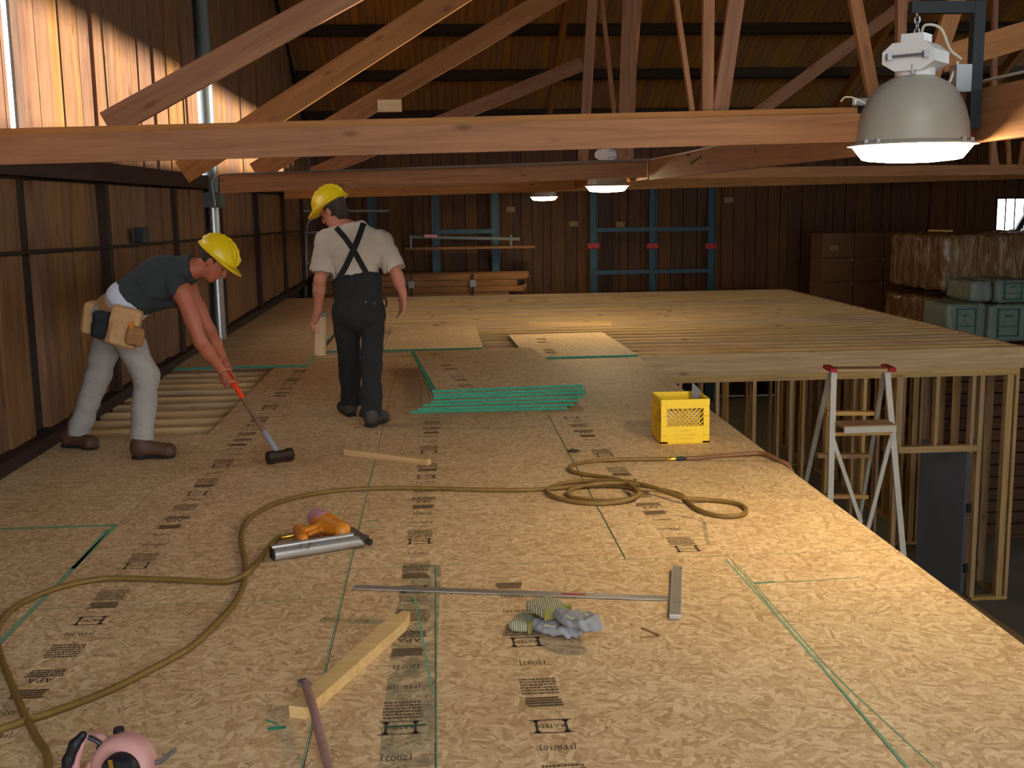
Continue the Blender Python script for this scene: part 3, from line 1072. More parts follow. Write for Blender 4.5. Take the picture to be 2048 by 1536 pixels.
# ------------------------------------------------------------------ trusses and beams
def chord(label, p0, p1, t0, t1, Y, mat='fir', lip=True, group=None):
    """a beam whose under edge runs p0-p1 and upper edge t0-t1"""
    h0 = (t0 - p0).length
    t = empty('roof_beam', (p0 + p1) / 2, label, 'beam', group)
    c0, c1 = (p0 + t0) / 2, (p1 + t1) / 2
    if lip:
        bar('face_plank', c0 + V((0, 0, -0.02)), c1 + V((0, 0, -0.02)), 0.045, h0 - 0.04, mat, t)
        bar('rear_plank', c0 + V((0, 0.055, 0.01)), c1 + V((0, 0.055, 0.01)), 0.06, h0 - 0.02, mat, t)
    else:
        bar('face_plank', c0, c1, 0.09, h0, mat, t)
    return t


def ext(p, q, a, b):
    """the line p-q prolonged to x = a and x = b"""
    p, q = V(p), V(q)
    d = (q - p) / (q.x - p.x)
    return p + d * (a - p.x), p + d * (b - p.x)


pa, pb = ext(yp(0, 330, 6.5), yp(1720, 285, 6.5), -2.62, 2.452)
ta, tb = ext(yp(0, 256, 6.5), yp(1720, 212, 6.5), -2.62, 2.452)
chord('long fir tie beam spanning overhead in front of the yellow hats', pa, pb, ta, tb, 6.5)
pa, pb = ext(yp(440, 387, 13), yp(1300, 352, 13), -2.4, 2.43)
ta, tb = ext(yp(440, 348, 13), yp(1300, 319, 13), -2.4, 2.43)
chord('fir tie beam with a thin grey conduit along its top', pa, pb, ta, tb, 13)
pa, pb = ext(yp(540, 399, 20), yp(1290, 378, 20), -2.6, 12.5)
ta, tb = ext(yp(540, 372, 20), yp(1290, 350, 20), -2.6, 12.5)
pb.z, tb.z = pa.z + 0.18, ta.z + 0.2
chord('farthest fir tie beam just before the dark racking wall', pa, pb, ta, tb, 20, lip=False)
pa, pb = ext(yp(1420, 357, 14.2), yp(2040, 352, 14.2), 2.6, 10.5)
ta, tb = ext(yp(1420, 335, 14.2), yp(2040, 326, 14.2), 2.6, 10.5)
chord('fir tie beam running right behind the big lamp', pa, pb, ta, tb, 14.2, lip=False)
q0, q1 = yp(756, 226, 6.56), yp(803, 200, 6.56)
tag(box('wood_block', (q0.x, 6.53, q0.z + 0.004), (q1.x, 6.585, q1.z), 'stud'), 'small wood block standing on the nearest tie beam', 'block')
# long beam carrying the lamps
t = empty('roof_beam', (2.5, 9, 1.84), 'long fir beam carrying the row of lamps', 'beam')
for a, b in ((-6.6, 13.0), (13.08, 24.9)):
    bar('face_plank', (2.485, a, 1.965), (2.485, b, 1.955), 0.05, 0.235, 'fir', t)
    bar('rear_plank', (2.54, a, 1.975), (2.54, b, 1.965), 0.05, 0.20, 'fir', t)
for k in range(5):
    q = xp(1389 + 6 * ((k * 2) % 5 - 2), 318 + 4 * ((k * 3) % 5 - 2), 2.459)
    box('bolt', (2.448, q.y - 0.02, q.z - 0.012), (2.461, q.y + 0.02, q.z + 0.012), 'black_iron', t)


def web(label, a, b, Y, wpx, mat='fir_red', thick=0.045, over=1.0, group=None):
    """truss web board seen edge to edge as the line a-b in the plane Y"""
    p, q = yp(a[0], a[1], Y), yp(b[0], b[1], Y)
    q = p + (q - p) * over
    wd = wpx * Y / FPX
    return tag(bar('truss_web', p, q, thick, wd, mat, up=V((0, 1, 0)).cross((q - p).normalized())), label, 'truss web', group)


web('stout slanting brace rising from the nearest tie beam beside the sunlit boards', (215, 250), (660, 5), 6.62, 50, over=1.6)
web('slanting brace rising behind the nearest brace from the wall girt', (365, 345), (885, 8), 10, 46, over=1.4)
web('slanting brace rising from the conduit carrying tie beam', (510, 345), (1085, 6), 13.115, 38, over=1.35)
web('slanting brace rising from the farthest tie beam', (625, 348), (1165, 128), 20.1, 26, 'fir_red', over=1.0)
web('wide upright web beside the roof rafter', (1188, -60), (1166, 330), 13.18, 19)
web('thin web leaning right from the roof rafter', (1197, -60), (1240, 330), 13.24, 8)
web('dark broad upright web on the second tie beam', (1263, -60), (1250, 330), 13.18, 32)
web('thin bright edged web touching the dark broad web', (1286, -60), (1252, 330), 13.24, 7)
web('thin web leaning toward the pair of stout webs', (1346, -40), (1384, 222), 6.62, 9)
web('stout upright web of the pair over the nearest tie beam', (1417, -40), (1414, 222), 6.62, 22)
web('stout leaning web of the pair over the nearest tie beam', (1478, -40), (1440, 222), 6.68, 30)
web('faint diagonal far behind the stout pair of webs', (1385, 322), (1780, 30), 14.32, 24, over=1.5)
web('stout bright web leaning toward the big lamp', (1702, -40), (1752, 222), 6.62, 24)
web('narrow upright web directly above the big lamp', (1802, -40), (1800, 240), 6.3, 18)
web('stout brace leaning behind the big lamp bracket', (1925, -40), (1845, 200), 6.2, 34)
web('broad brace crossing behind the black bracket', (1880, 120), (2075, 62), 6.3, 52, over=1.3)
web('far thin web right of the black bracket', (1990, -20), (1985, 330), 11, 10)
for k, (a, b) in enumerate((((1985, 280), (1996, 352)), ((2015, 278), (2018, 350)), ((2048, 282), (2036, 350)))):
    web(('short web leaning right under the lamp beam', 'short upright web under the lamp beam', 'short web leaning left under the lamp beam')[k], a, b, 14.3, 9)


# ------------------------------------------------------------------ lamps
def make_lamp(x, y, z, label, detail=True):
    """high bay lamp; z = underside of the dome rim"""
    t = empty('high_bay_lamp', (x, y, z - 0.06), label, 'lamp', None)
    R = 0.262
    dome = MB()
    prof = [(0.075, 0.302), (0.112, 0.283), (0.145, 0.265), (0.174, 0.240), (0.202, 0.198), (0.224, 0.148), (0.238, 0.09), (0.244, 0.04), (0.246, 0.015), (0.262, 0.008), (0.282, 0.0), (0.284, -0.006), (0.272, -0.008), (0.236, 0.012), (0.222, 0.10), (0.18, 0.20), (0.11, 0.26), (0.0, 0.28)]
    dome.lathe(prof, (x, y, z), 48)
    dome.out('dome', 'lamp_dome', t, True)
    ls = MB()
    ls.lathe([(0.262, -0.003), (0.258, -0.012), (0.216, -0.066), (0.19, -0.072), (0.10, -0.080), (0.0, -0.083)], (x, y, z), 48)
    ls.out('lens', 'lens', t, True)
    nk = MB()
    nk.lathe([(0.0, 0.296), (0.085, 0.296), (0.085, 0.33), (0.0, 0.33)], (x, y, z), 24)
    nk.out('neck', 'white_paint', t, True)
    # ballast housing: chamfered box turned a little
    a = math.radians(48)
    ux, uy = V((math.cos(a), math.sin(a), 0)), V((-math.sin(a), math.cos(a), 0))
    c = V((x, y, z))
    hb = [(-0.115, 0.35), (-0.115, 0.40), (-0.07, 0.437), (0.07, 0.437), (0.115, 0.40), (0.115, 0.35), (0.06, 0.315), (-0.06, 0.315)]
    bx = MB()
    bx.prism([c - ux * 0.10 + uy * u + V((0, 0, v)) for u, v in hb], ux * 0.2)
    h = bx.out('ballast_housing', 'white_paint', t)
    if detail:
        lb = MB()
        lb.bar(c - ux * 0.106 - uy * 0.08 + V((0, 0, 0.378)), c - ux * 0.106 + uy * 0.08 + V((0, 0, 0.378)), 0.012, 0.012)
        lb.out('latch_bar', 'steel', h)
        for s_ in (-0.08, 0.08):
            q = c - ux * 0.108 + uy * s_ + V((0, 0, 0.378))
            box('latch', q - V((0.012, 0.012, 0.014)), q + V((0.012, 0.012, 0.014)), 'steel', h)
        q = c - ux * 0.09 - uy * 0.02 + V((0, 0, 0.30))
        mb_ = MB()
        mb_.tube([q, q + V((0, 0, 0.04))], 0.012, 8)
        mb_.out('clamp_bolt', 'steel', t)
        for a2 in (3.5, 3.75, 5.2, 5.45):
            q = c + V((math.cos(a2) * 0.268, math.sin(a2) * 0.268, 0.006))
            box('rim_clip', q - V((0.008, 0.008, 0.008)), q + V((0.008, 0.008, 0.012)), 'steel', t)
    tb_ = MB()
    tb_.prism([c - ux * 0.055 + uy * u + V((0, 0, v)) for u, v in ((-0.05, 0.436), (-0.05, 0.478), (0.05, 0.478), (0.05, 0.436))], ux * 0.11)
    tb_.out('splice_box', 'white_paint', t)
    ch = MB()
    for k in range(4):
        z0 = z + 0.468 + 0.026 * k
        d = ux if k % 2 else uy
        ring = [c + V((0, 0, z0 - z + 0.02)) + d * 0.011 * math.cos(t_) + V((0, 0, 0.02 * math.sin(t_))) for t_ in [i * PI / 5 for i in range(11)]]
        ch.tube(ring, 0.004, 6, caps=False)
    ch.out('chain', 'steel', t, True)
    # bracket off the beam
    zt = z + 0.592
    br = MB()
    br.bar((x - 0.035, y, zt), (2.43, y, zt), 0.045, 0.05)
    br.bar((2.43, y, zt + 0.025), (2.43, y, 1.90), 0.05, 0.05)
    br.out('bracket', 'black_iron', t)
    jb = MB()
    jb.box((2.33, y - 0.035, z + 0.225), (2.40, y + 0.035, z + 0.345))
    jb.out('junction_box', 'steel', t)
    cb = MB()
    cb.tube(spline([c + V((0.02, 0.0, 0.478)), c + V((0.03, -0.02, 0.515)), c + V((0.10, -0.02, 0.50)), c + V((0.155, 0, 0.415)), V((2.345, y, z + 0.385)), V((2.365, y, z + 0.37))], 8), 0.006, 7)
    cb.out('cord', 'cable_white', t, True)
    if detail:
        cb = MB()
        cb.tube(spline([V((2.35, y, z + 0.36)), V((2.335, y, z + 0.32)), V((2.29, y - 0.01, z + 0.25)), V((2.2, y + 0.06, z + 0.23))], 8), 0.006, 7)
        cb.out('cord', 'cable_white', t, True)
    return t


make_lamp(2.155, 5.05, 1.835, 'big high bay lamp with a grey dome hanging over the deck edge')
make_lamp(2.135, 14.06, 1.795, 'high bay lamp hanging between the tie beams, second in the row', False)
make_lamp(2.12, 22.1, 1.715, 'small looking high bay lamp nearest the dark racking wall', False)
make_lamp(2.15, -3.9, 1.835, 'unseen high bay lamp added behind the photographer for brightness', False)  # extra lamp out of view, added to lift the brightness
# cables on the lamp beam
mb = MB()
mb.tube(spline([xp(1300, 319, 2.45), xp(1370, 306, 2.45), xp(1440, 290, 2.45), xp(1560, 270, 2.45), xp(1700, 236, 2.45), V((2.448, 5.4, 2.09)), V((2.50, 5.12, 2.115)), V((2.50, 4.2, 2.115))], 8), 0.007, 7)
tag(mb.out('power_cable', 'cable_white', None, True), 'white power cable lying along the lamp beam', 'cable')
mb = MB()
q = yp(1712, 203, 6.42)
mb.tube(spline([q + V((-0.09, 0, 0.0)), q + V((-0.06, 0, 0.025)), q + V((0.0, -0.02, 0.01)), q + V((0.12, -0.04, -0.06))], 8), 0.005, 7)
tag(mb.out('power_cable', 'cable_white', None, True), 'short white cable curling off the nearest tie beam', 'cable')
q = yp(1730, 203, 6.5)
o = box('pull_box', q - V((0.07, 0.02, 0.025)), q + V((0.07, 0.02, 0.02)), 'galv', None, 0.1, 0.006)
tag(o, 'small metal conduit fitting on top of the nearest tie beam', 'fitting')
mb = MB()
mb.tube([V((2.6, 6.8, 2.05)), V((6.2, 8.2, 2.16))], 0.018, 8)
tag(mb.out('conduit', 'cable_white', None, True), 'pale straight conduit running right behind the big lamp', 'conduit')

# conduit along the second tie beam, with its bend at the duct
mb = MB()
A = [yp(430, 412, 12.9), yp(426, 385, 12.9), yp(424, 366, 12.9), yp(432, 353, 12.9), yp(450, 349, 12.9), yp(560, 345, 12.9), yp(900, 334, 12.9), yp(1295, 320, 12.9)]
mb.tube(spline(A, 6), 0.011, 8)
tag(mb.out('conduit', 'steel', None, True), 'thin grey conduit bending along the top of the second tie beam', 'conduit')

# duct standing on the deck by the left wall
t = empty('vent_duct', gp(441, 680), 'round metal vent duct standing on the deck by the board wall', 'duct')
g = gp(441, 680)
top = V((g.x - 0.02, g.y, 5.6))
zc = yp(430, 395, g.y).z
mb = MB()
mb.tube([g, V((g.x - 0.005, g.y, zc))], 0.078, 20)
mb.out('lower_pipe', 'galv', t, True)
mb = MB()
mb.tube([V((g.x - 0.005, g.y, zc - 0.02)), top], 0.084, 20)
mb.out('upper_pipe', 'duct_grey', t, True)
box('collar_box', (g.x - 0.12, g.y - 0.14, zc - 0.12), (g.x + 0.13, g.y + 0.1, zc + 0.06), 'duct_grey', t, 0, 0.01)
mb = MB()
A = [xp(-40, 513, -2.68), xp(100, 502, -2.68), xp(300, 488, -2.68), xp(600, 462, -2.68)]
mb.tube(spline(A, 8), 0.014, 7)
tag(mb.out('wall_cable', 'cable_black', None, True), 'black cable strung along the left board wall', 'cable')
q = xp(284, 470, -2.66)
tag(box('wall_switch', q - V((0.04, 0.12, 0.07)), q + V((0.04, 0.12, 0.07)), 'black_iron', None, 0, 0.01), 'small dark box fixed above the black wall cable', 'switch box')


# ================================================================== things on the deck
def loose_panel(label, cx, cy, z, rz, w_=1.22, l_=2.44, group=None):
    m = Matrix.Translation((cx, cy, z)) @ Matrix.Rotation(rz, 4, 'Z')
    o = link('loose_osb_panel', panel_mesh(w_, l_, TH), m)
    return tag(o, label, 'panel', group)


# stack of ten boards
zz = 0.001
names = ['bottommost board of the green edged stack', 'second board from the bottom of the green edged stack', 'third board from the bottom of the green edged stack',
         'fourth board from the bottom of the green edged stack', 'fifth board from the bottom of the green edged stack', 'sixth board from the bottom of the green edged stack',
         'topmost strand board of the green edged stack']
offs = [(0.39, 9.82, -0.01), (0.42, 9.85, 0.015), (0.44, 9.89, 0.03), (0.47, 9.94, 0.055), (0.475, 9.99, 0.07), (0.46, 10.03, 0.08), (0.44, 10.10, 0.088)]
for k in range(7):
    cx, cy, rz = offs[k]
    zz += TH + (0.0045 if k in (2, 4) else 0.0012)
    top = loose_panel(names[k], cx, cy, zz, rz)
    if k < 6:
        continue
    for i, (dx, dy) in enumerate(((-0.32, -1.05), (-0.33, -0.75), (-0.33, -0.55), (-0.35, -0.1), (-0.36, 0.15), (-0.38, 0.75), (-0.38, 0.95))):
        kd = ('block', 'solid', 'beam', 'block', 'solid', 'beam', 'block')[i]
        o = stamp(kd, cx + dx, cy + dy, 0.13, 'ink_soft')
        mw = Matrix.Translation((cx, cy, zz)) @ Matrix.Rotation(rz, 4, 'Z') @ Matrix.Translation((-cx, -cy, 0)) @ WLOC[o.name]
        o.parent = top
        o.matrix_local = WLOC[top.name].inverted() @ mw
    e = strip('edge_paint', [(cx - 0.59, cy - 1.2, 0), (cx - 0.60, cy + 1.2, 0)], 0.035, 'osb_edge', 0.0006)
    mw = Matrix.Translation((cx, cy, zz)) @ Matrix.Rotation(rz, 4, 'Z') @ Matrix.Translation((-cx, -cy, 0)) @ WLOC[e.name]
    e.parent = top
    e.matrix_local = WLOC[top.name].inverted() @ mw
lp = loose_panel('single loose strand board lying across the joists', 1.46, 12.55, 0.02, 0.03, 1.16, 2.1)
for dy in (-0.7, -0.5, 0.2, 0.5):
    o = stamp('block', 1.46 - 0.26, 12.55 + dy, 0.13, 'ink_soft')
    mw = Matrix.Translation((0, 0, 0.02)) @ WLOC[o.name]
    o.parent = lp
    o.matrix_local = WLOC[lp.name].inverted() @ mw

# ------------------------------------------------------------------ yellow crate
CR0 = gp(1322, 889)
ct = empty('milk_crate', (CR0.x + 0.165, CR0.y + 0.165, 0), 'yellow plastic milk crate with a lattice window near the deck edge', 'crate')
cx, cy = CR0.x, CR0.y
S, HC = 0.325, 0.30
wt = 0.012
mb = MB()
mb.box((cx, cy, 0.004), (cx + S, cy + S, 0.016))
mb.out('floor_pan', 'yellow', ct)


def crate_side(o, u, n, S):
    """o corner, u along, n inward"""
    z = V((0, 0, 1))
    mb = MB()

    def slab(a, b, z0, z1, t0=0.0, t1=wt):
        P = [o + u * a + n * t0 + z * z0, o + u * b + n * t0 + z * z0, o + u * b + n * t1 + z * z0, o + u * a + n * t1 + z * z0]
        mb.prism(P, z * (z1 - z0))
    slab(0.04, S - 0.04, 0.0, 0.118, 0.003)            # solid lower face
    slab(0, 0.045, 0, 0.055)
    slab(S - 0.045, S, 0, 0.055)
    for a, b in ((0, 0.04), (S - 0.04, S)):              # corner columns in steps
        slab(a, b, 0.058, 0.12)
        slab(a, b, 0.124, 0.185)
        slab(a, b, 0.189, 0.24, 0.004)
        slab(a, b, 0.0, 0.26, 0.008, wt + 0.004)
    slab(0, S, 0.262, HC, -0.004)                        # top rim
    slab(0.04, S - 0.04, 0.238, 0.262, 0.004)
    sd = mb.out('side_wall', 'yellow', ct)
    lt = MB()
    for k in range(9):                                   # diamond lattice
        for s_ in (-1, 1):
            a0 = 0.04 + k * 0.03
            a1 = a0 + s_ * 0.115
            p0, p1 = o + u * a0 + n * 0.007 + z * 0.118, o + u * a1 + n * 0.007 + z * 0.238
            lo_, hi_ = 0.04, S - 0.04
            if a1 < lo_ or a1 > hi_:
                e = lo_ if a1 < lo_ else hi_
                f = (e - a0) / (a1 - a0)
                p1 = p0 + (p1 - p0) * f
            if (p1 - p0).length > 0.02:
                lt.bar(p0, p1, 0.006, 0.006, up=n)
    lt.out('lattice', 'yellow', sd)
    return sd


ux, uy = V((1, 0, 0)), V((0, 1, 0))
sf = crate_side(V((cx, cy, 0)), ux, uy, S)
crate_side(V((cx + S, cy + S, 0)), -ux, -uy, S)
crate_side(V((cx + 0.001, cy + S - 0.018, 0)), -uy, ux, S - 0.036)
crate_side(V((cx + S - 0.001, cy + 0.018, 0)), uy, -ux, S - 0.036)
for s_, z, h in (('DAIRY', 0.080, 0.022), ('USE BY OTHERS', 0.052, 0.020), ('IS UNLAWFUL', 0.028, 0.020)):
    v, f = text_mesh(s_)
    at_base('embossed_letters', [(cx + S / 2 + p[0] * h, cy + 0.0015, z + p[1] * h) for p in v], f, 'yellow_dark', sf)
for k, (a, l_, zt_) in enumerate(((0.05, 0.24, 0.20), (0.10, 0.22, 0.16), (0.16, 0.25, 0.19))):
    o = bar('wood_scrap', (cx + 0.035, cy + a, 0.02 + zt_ / 2), (cx + 0.035 + l_, cy + a + 0.02, 0.02 + zt_ / 2), 0.03, zt_, 'pinewood')
    tag(o, ('wood offcut behind the crate lattice', 'shorter wood offcut in the middle of the crate', 'wood offcut at the back inside the crate')[k], 'wood scrap')
mb = MB()
mb.prism([(cx + 0.26, cy + 0.25, 0.02), (cx + 0.30, cy + 0.20, 0.02), (cx + 0.302, cy + 0.20, 0.325), (cx + 0.262, cy + 0.25, 0.37)], (0.006, 0.006, 0))
tag(mb.out('board_scrap', 'tape_grey'), 'pale pointed scrap sticking up out of the crate', 'scrap')
o = at_base('small_scrap', [gp(1135, 901, 0.001), gp(1144, 897, 0.001), gp(1160, 900, 0.001), gp(1150, 903, 0.001), gp(1135, 901, 0.012), gp(1144, 897, 0.012), gp(1160, 900, 0.012), gp(1150, 903, 0.012)], BOXF, 'iron_rust')
tag(o, 'tiny dark scrap lying near the dark chalked seam', 'scrap')


# ------------------------------------------------------------------ air hose
HR = 0.0125


def ground_path(px, z=HR, n=8):
    return spline([gp(a, b, z if len(c) == 0 else c[0]) for a, b, *c in px], n)


ht = empty('air_hose', gp(500, 1150), 'yellow brown air hose winding over the deck from the nail gun to the coil', 'hose')
path = [(562, 1075, .05), (552, 1079, .04), (535, 1098, .02), (515, 1125), (490, 1148, .03), (462, 1161, .02), (425, 1163), (360, 1160), (280, 1157), (200, 1158), (130, 1172), (70, 1193), (20, 1222), (-6, 1262), (0, 1310), (20, 1360), (45, 1420), (70, 1470), (92, 1505), (98, 1550)]
mb = MB()
mb.tube(ground_path(path), HR, 10)
mb.out('hose_line', 'hose', ht, True)
path = [(-30, 1468), (40, 1445), (130, 1415), (220, 1380), (300, 1340), (380, 1295), (430, 1250), (470, 1205), (489, 1160), (489, 1120), (482, 1080), (488, 1052), (510, 1028), (560, 1004), (630, 987), (720, 978), (820, 976), (940, 979), (1040, 980), (1120, 976), (1190, 971), (1240, 972), (1275, 980), (1278, 990), (1255, 999), (1200, 1001), (1150, 996), (1135, 987), (1150, 976),
        (1190, 968, .03), (1240, 966, .035), (1290, 972, .03), (1330, 981), (1362, 990), (1375, 1002), (1390, 1016), (1420, 1028), (1455, 1033), (1485, 1029), (1492, 1019), (1480, 1009), (1450, 1003), (1410, 1000), (1370, 996, .03), (1335, 985, .035), (1300, 973, .04), (1250, 963, .03), (1190, 961, .02), (1130, 966), (1098, 977), (1097, 986), (1115, 996), (1160, 1005), (1210, 1007), (1255, 1000, .02), (1276, 989, .035), (1270, 977, .045),
        (1245, 962, .03), (1215, 955), (1170, 949), (1145, 943), (1138, 936), (1150, 928), (1190, 922), (1250, 919), (1320, 918), (1332, 918)]
mb = MB()
mb.tube(ground_path(path), HR, 10)
mb.out('hose_line', 'hose', ht, True)
c0, c1 = gp(1332, 918, HR), gp(1352, 918, HR)
mb = MB()
mb.tube([c0, c0 + (c1 - c0) * .3, c0 + (c1 - c0) * .7, c1], [0.009, 0.014, 0.014, 0.009], 10)
mb.out('brass_coupling', 'brass', ht, True)
mb = MB()
c2 = gp(1370, 917, HR)
mb.tube([c1, c1 + (c2 - c1) * .4, c2], [0.011, 0.015, 0.012], 10)
mb.out('coupler', 'black_iron', ht, True)
h2 = empty('air_hose', gp(1450, 915), 'red brown hose lead passing over the edge of the deck', 'hose')
e1 = gp(1525, 907, 0.02)
pts = [gp(1372, 917, HR), gp(1400, 916, HR), gp(1440, 912, HR), gp(1480, 909, 0.015), e1, V((XE - 0.02, e1.y - 0.16, 0.018)), V((XE + 0.03, e1.y - 0.28, -0.02)), V((XE + 0.06, e1.y - 0.36, -0.25)), V((XE + 0.08, e1.y - 0.3, -1.2)), V((XE + 0.12, e1.y - 0.2, ZF + 0.02))]
mb = MB()
mb.tube(spline(pts, 8), 0.014, 10)
mb.out('hose_line', 'hose_red', h2, True)


# ------------------------------------------------------------------ nail gun (lying on its side)
def G(x, y, z):
    return gp(x, y, z)


ng = empty('nail_gun', gp(640, 1090), 'orange pneumatic nail gun with a silver magazine lying on the deck', 'nail gun')
a, b = G(545, 1107, 0.028), G(722, 1079, 0.028)
d = (b - a).normalized()
n = V((-d.y, d.x, 0))
mb = MB()
mb.bar(a, b, 0.052, 0.052)
mb.tube([a - n * 0.026, b - n * 0.026], 0.026, 14)
mb.tube([a + n * 0.01 + V((0, 0, .026)), b + n * 0.01 + V((0, 0, .026))], 0.012, 10)
mag = mb.out('magazine', 'alu', ng)
mb = MB()
mb.bar(a + n * 0.03 + V((0, 0, 0.0)), b + n * 0.035, 0.03, 0.03)
mb.out('magazine_rail', 'gunmetal', mag)
mb = MB()
mb.bar(a - d * 0.006, a + d * 0.003, 0.062, 0.05)
mb.out('end_cap', 'black_rubber', mag)
body = Body(V(G(560, 1100, 0)) - V((0.1, 0.1, 0.0)), V(G(740, 1020, 0)) + V((0.1, 0.1, 0.22)), 0.005)
p_h0, p_h1 = G(600, 1066, 0.06), G(655, 1050, 0.065)
body.cap(p_h0, p_h1, 0.021, 0.023, k=0.01)
body.cap(G(596, 1058, 0.06), G(606, 1078, 0.06), 0.026, 0.026, k=0.01)
body.cap(G(655, 1050, 0.07), G(684, 1061, 0.07), 0.05, 0.043, k=0.02)
body.cap(G(646, 1044, 0.07), G(660, 1050, 0.07), 0.056, 0.054, k=0.01)
body.cap(G(620, 1068, 0.06), G(640, 1060, 0.06), 0.012, 0.012, k=0.01)
bo = body.out('body', 'orange', ng)
mb = MB()
q0, q1 = G(652, 1045, 0.075), G(628, 1033, 0.08)
mb.tube([q0, q0 + (q1 - q0) * .9, q1], [0.052, 0.046, 0.038], 18)
mb.out('end_cover', 'pink', ng, True)
mb = MB()
mb.tube([G(684, 1061, 0.06), G(706, 1068, 0.05), G(735, 1082, 0.035)], [0.035, 0.03, 0.014], 12)
mb.bar(G(690, 1066, 0.045), G(730, 1082, 0.03), 0.05, 0.04)
mb.out('nose', 'gunmetal', ng)
mb = MB()
mb.tube([G(733, 1081, 0.035), G(741, 1085, 0.03)], 0.016, 10)
mb.out('contact_tip', 'black_iron', ng, True)
mb = MB()
mb.tube(spline([G(660, 1064, 0.05), G(668, 1074, 0.045), G(680, 1070, 0.045)], 5), 0.007, 8)
mb.out('trigger', 'black_rubber', ng, True)
mb = MB()
mb.tube([G(563, 1075, 0.052), G(570, 1074, 0.055), G(584, 1071, 0.058), G(597, 1068, 0.06)], [0.012, 0.011, 0.013, 0.011], 10)
mb.out('air_fitting', 'brass', ng, True)
for fx in (600, 616):
    mb = MB()
    mb.tube([G(fx + 8, 1078, 0.05), G(fx, 1096, 0.05)], 0.006, 8)
    mb.out('magazine_strut', 'steel', ng, True)

# ------------------------------------------------------------------ T-square
ts = empty('drywall_square', gp(1100, 1190), 'long aluminium T-square lying on the strand board', 'T-square')
a, b = gp(707, 1174, 0.004), gp(1352, 1197, 0.004)
bar('blade', a, b, 0.052, 0.003, 'alu', ts)
d = (b - a).normalized()
n = V((-d.y, d.x, 0))
bar('blade_edge', a - n * 0.02 + V((0, 0, .003)), b - n * 0.02 + V((0, 0, .003)), 0.012, 0.003, 'alu', ts)
r0 = a + d * ((b - a).length * 0.655)
at_base('red_scale', [r0 - n * .006 + V((0, 0, .0018)), r0 + d * .1 - n * .006 + V((0, 0, .0018)), r0 + d * .1 + n * .012 + V((0, 0, .0018)), r0 + n * .012 + V((0, 0, .0018))], [(0, 1, 2, 3)], 'red_paint', ts)
c0, c1 = gp(1350, 1234, 0.01), gp(1354, 1136, 0.01)
bar('head_bar', c0, c1, 0.044, 0.02, 'alu', ts, bev=0.003)
cd = (c1 - c0).normalized()
for s_, u in (('8', 0.22), ('8', 0.93)):
    v, f = text_mesh('8')
    q = c0 + (c1 - c0) * u + V((0.012, 0, 0.0108))
    at_base('numeral', [q + V((p[1] * 0.02, -p[0] * 0.03, 0)) for p in v], f, 'black_iron', ts)


# ------------------------------------------------------------------ gloves
def glove(label, cuff0, cuff1, palm, tip, wz, thick=0.022):
    t = empty('work_glove', gp(*palm), label, 'glove')
    c0, c1, pm, tp = gp(*cuff0, wz), gp(*cuff1, wz), gp(*palm, wz), gp(*tip, wz)
    lo = V((min(q.x for q in (c0, c1, pm, tp)) - .13, min(q.y for q in (c0, c1, pm, tp)) - .13, -0.01))
    hi = V((max(q.x for q in (c0, c1, pm, tp)) + .13, max(q.y for q in (c0, c1, pm, tp)) + .13, wz + .08))
    return t, c0, c1, pm, tp, lo, hi


def flat_basis(d):
    d = V((d.x, d.y, 0)).normalized()
    n = V((-d.y, d.x, 0))
    return [[d.x, n.x, 0], [d.y, n.y, 0], [0, 0, 1]], d, n


def build_glove(label, cuff0, cuff1, palm, tip, wz, curl=1.0):
    t, c0, c1, pm, tp, lo, hi = glove(label, cuff0, cuff1, palm, tip, wz)
    B, d, n = flat_basis(c1 - c0)
    cf = Body(lo, hi, 0.004)
    cf.rbox((c0 + c1) / 2, ((c1 - c0).length / 2, 0.062, 0.021), B, 0.018)
    cuff = cf.out('knit_cuff', 'knit', t)
    # the cuff's ribs run along the arm: give the mesh axes of its own
    yb = Body(lo, hi, 0.004)
    yb.rbox(c1 + d * 0.004, (0.006, 0.0628, 0.0222), B, 0.005)
    yb.out('cuff_band', 'yellow_band', t)
    B2, d2, n2 = flat_basis(tp - pm)
    hb = Body(lo, hi, 0.004)
    hb.ell(pm, (0.075, 0.058, 0.024), B2, k=0.01)
    L = (tp - pm).length
    for i, (o_, s_) in enumerate(((-0.036, 0.80), (-0.012, 0.96), (0.012, 1.0), (0.036, 0.88))):
        r0 = pm + n2 * o_ + d2 * 0.03
        mid = pm + n2 * o_ * 0.95 + d2 * L * s_ * 0.72 + V((0, 0, 0.012))
        end = pm + n2 * o_ * 0.8 + d2 * L * s_ + V((0, 0, -0.004))
        hb.cap(r0, mid, 0.0165, 0.0155, k=0.006).cap(mid, end, 0.0155, 0.013, k=0.006)
    tb0 = pm + n2 * 0.045 - d2 * 0.02
    hb.cap(tb0, pm + n2 * 0.07 + d2 * 0.045, 0.018, 0.015, k=0.008)
    hb.cap((c1 + d * 0.01), pm, 0.03, 0.03, k=0.02, sq=((0, 0, 1), 0.7))
    hb.wrinkle(0.0016, 90, 3)
    hand = hb.out('hand', 'glove_grey', t)
    pb = Body(lo, hi, 0.004)
    for i in range(5):
        q = pm + n2 * (-0.034 + 0.017 * i) + V((0, 0, 0.017))
        pb.cap(q - d2 * 0.008, q + d2 * (0.034 - 0.004 * (i % 2)), 0.0068, 0.006, k=0.0)
    pb.out('worn_palm', 'glove_tread', hand)
    return t


build_glove('grey work glove with a striped cuff lying on its mate', (1074, 1204), (1114, 1224), (1148, 1238), (1194, 1256), 0.074)
build_glove('grey work glove half hidden beneath its mate', (1026, 1242), (1066, 1247), (1104, 1254), (1156, 1266), 0.022)

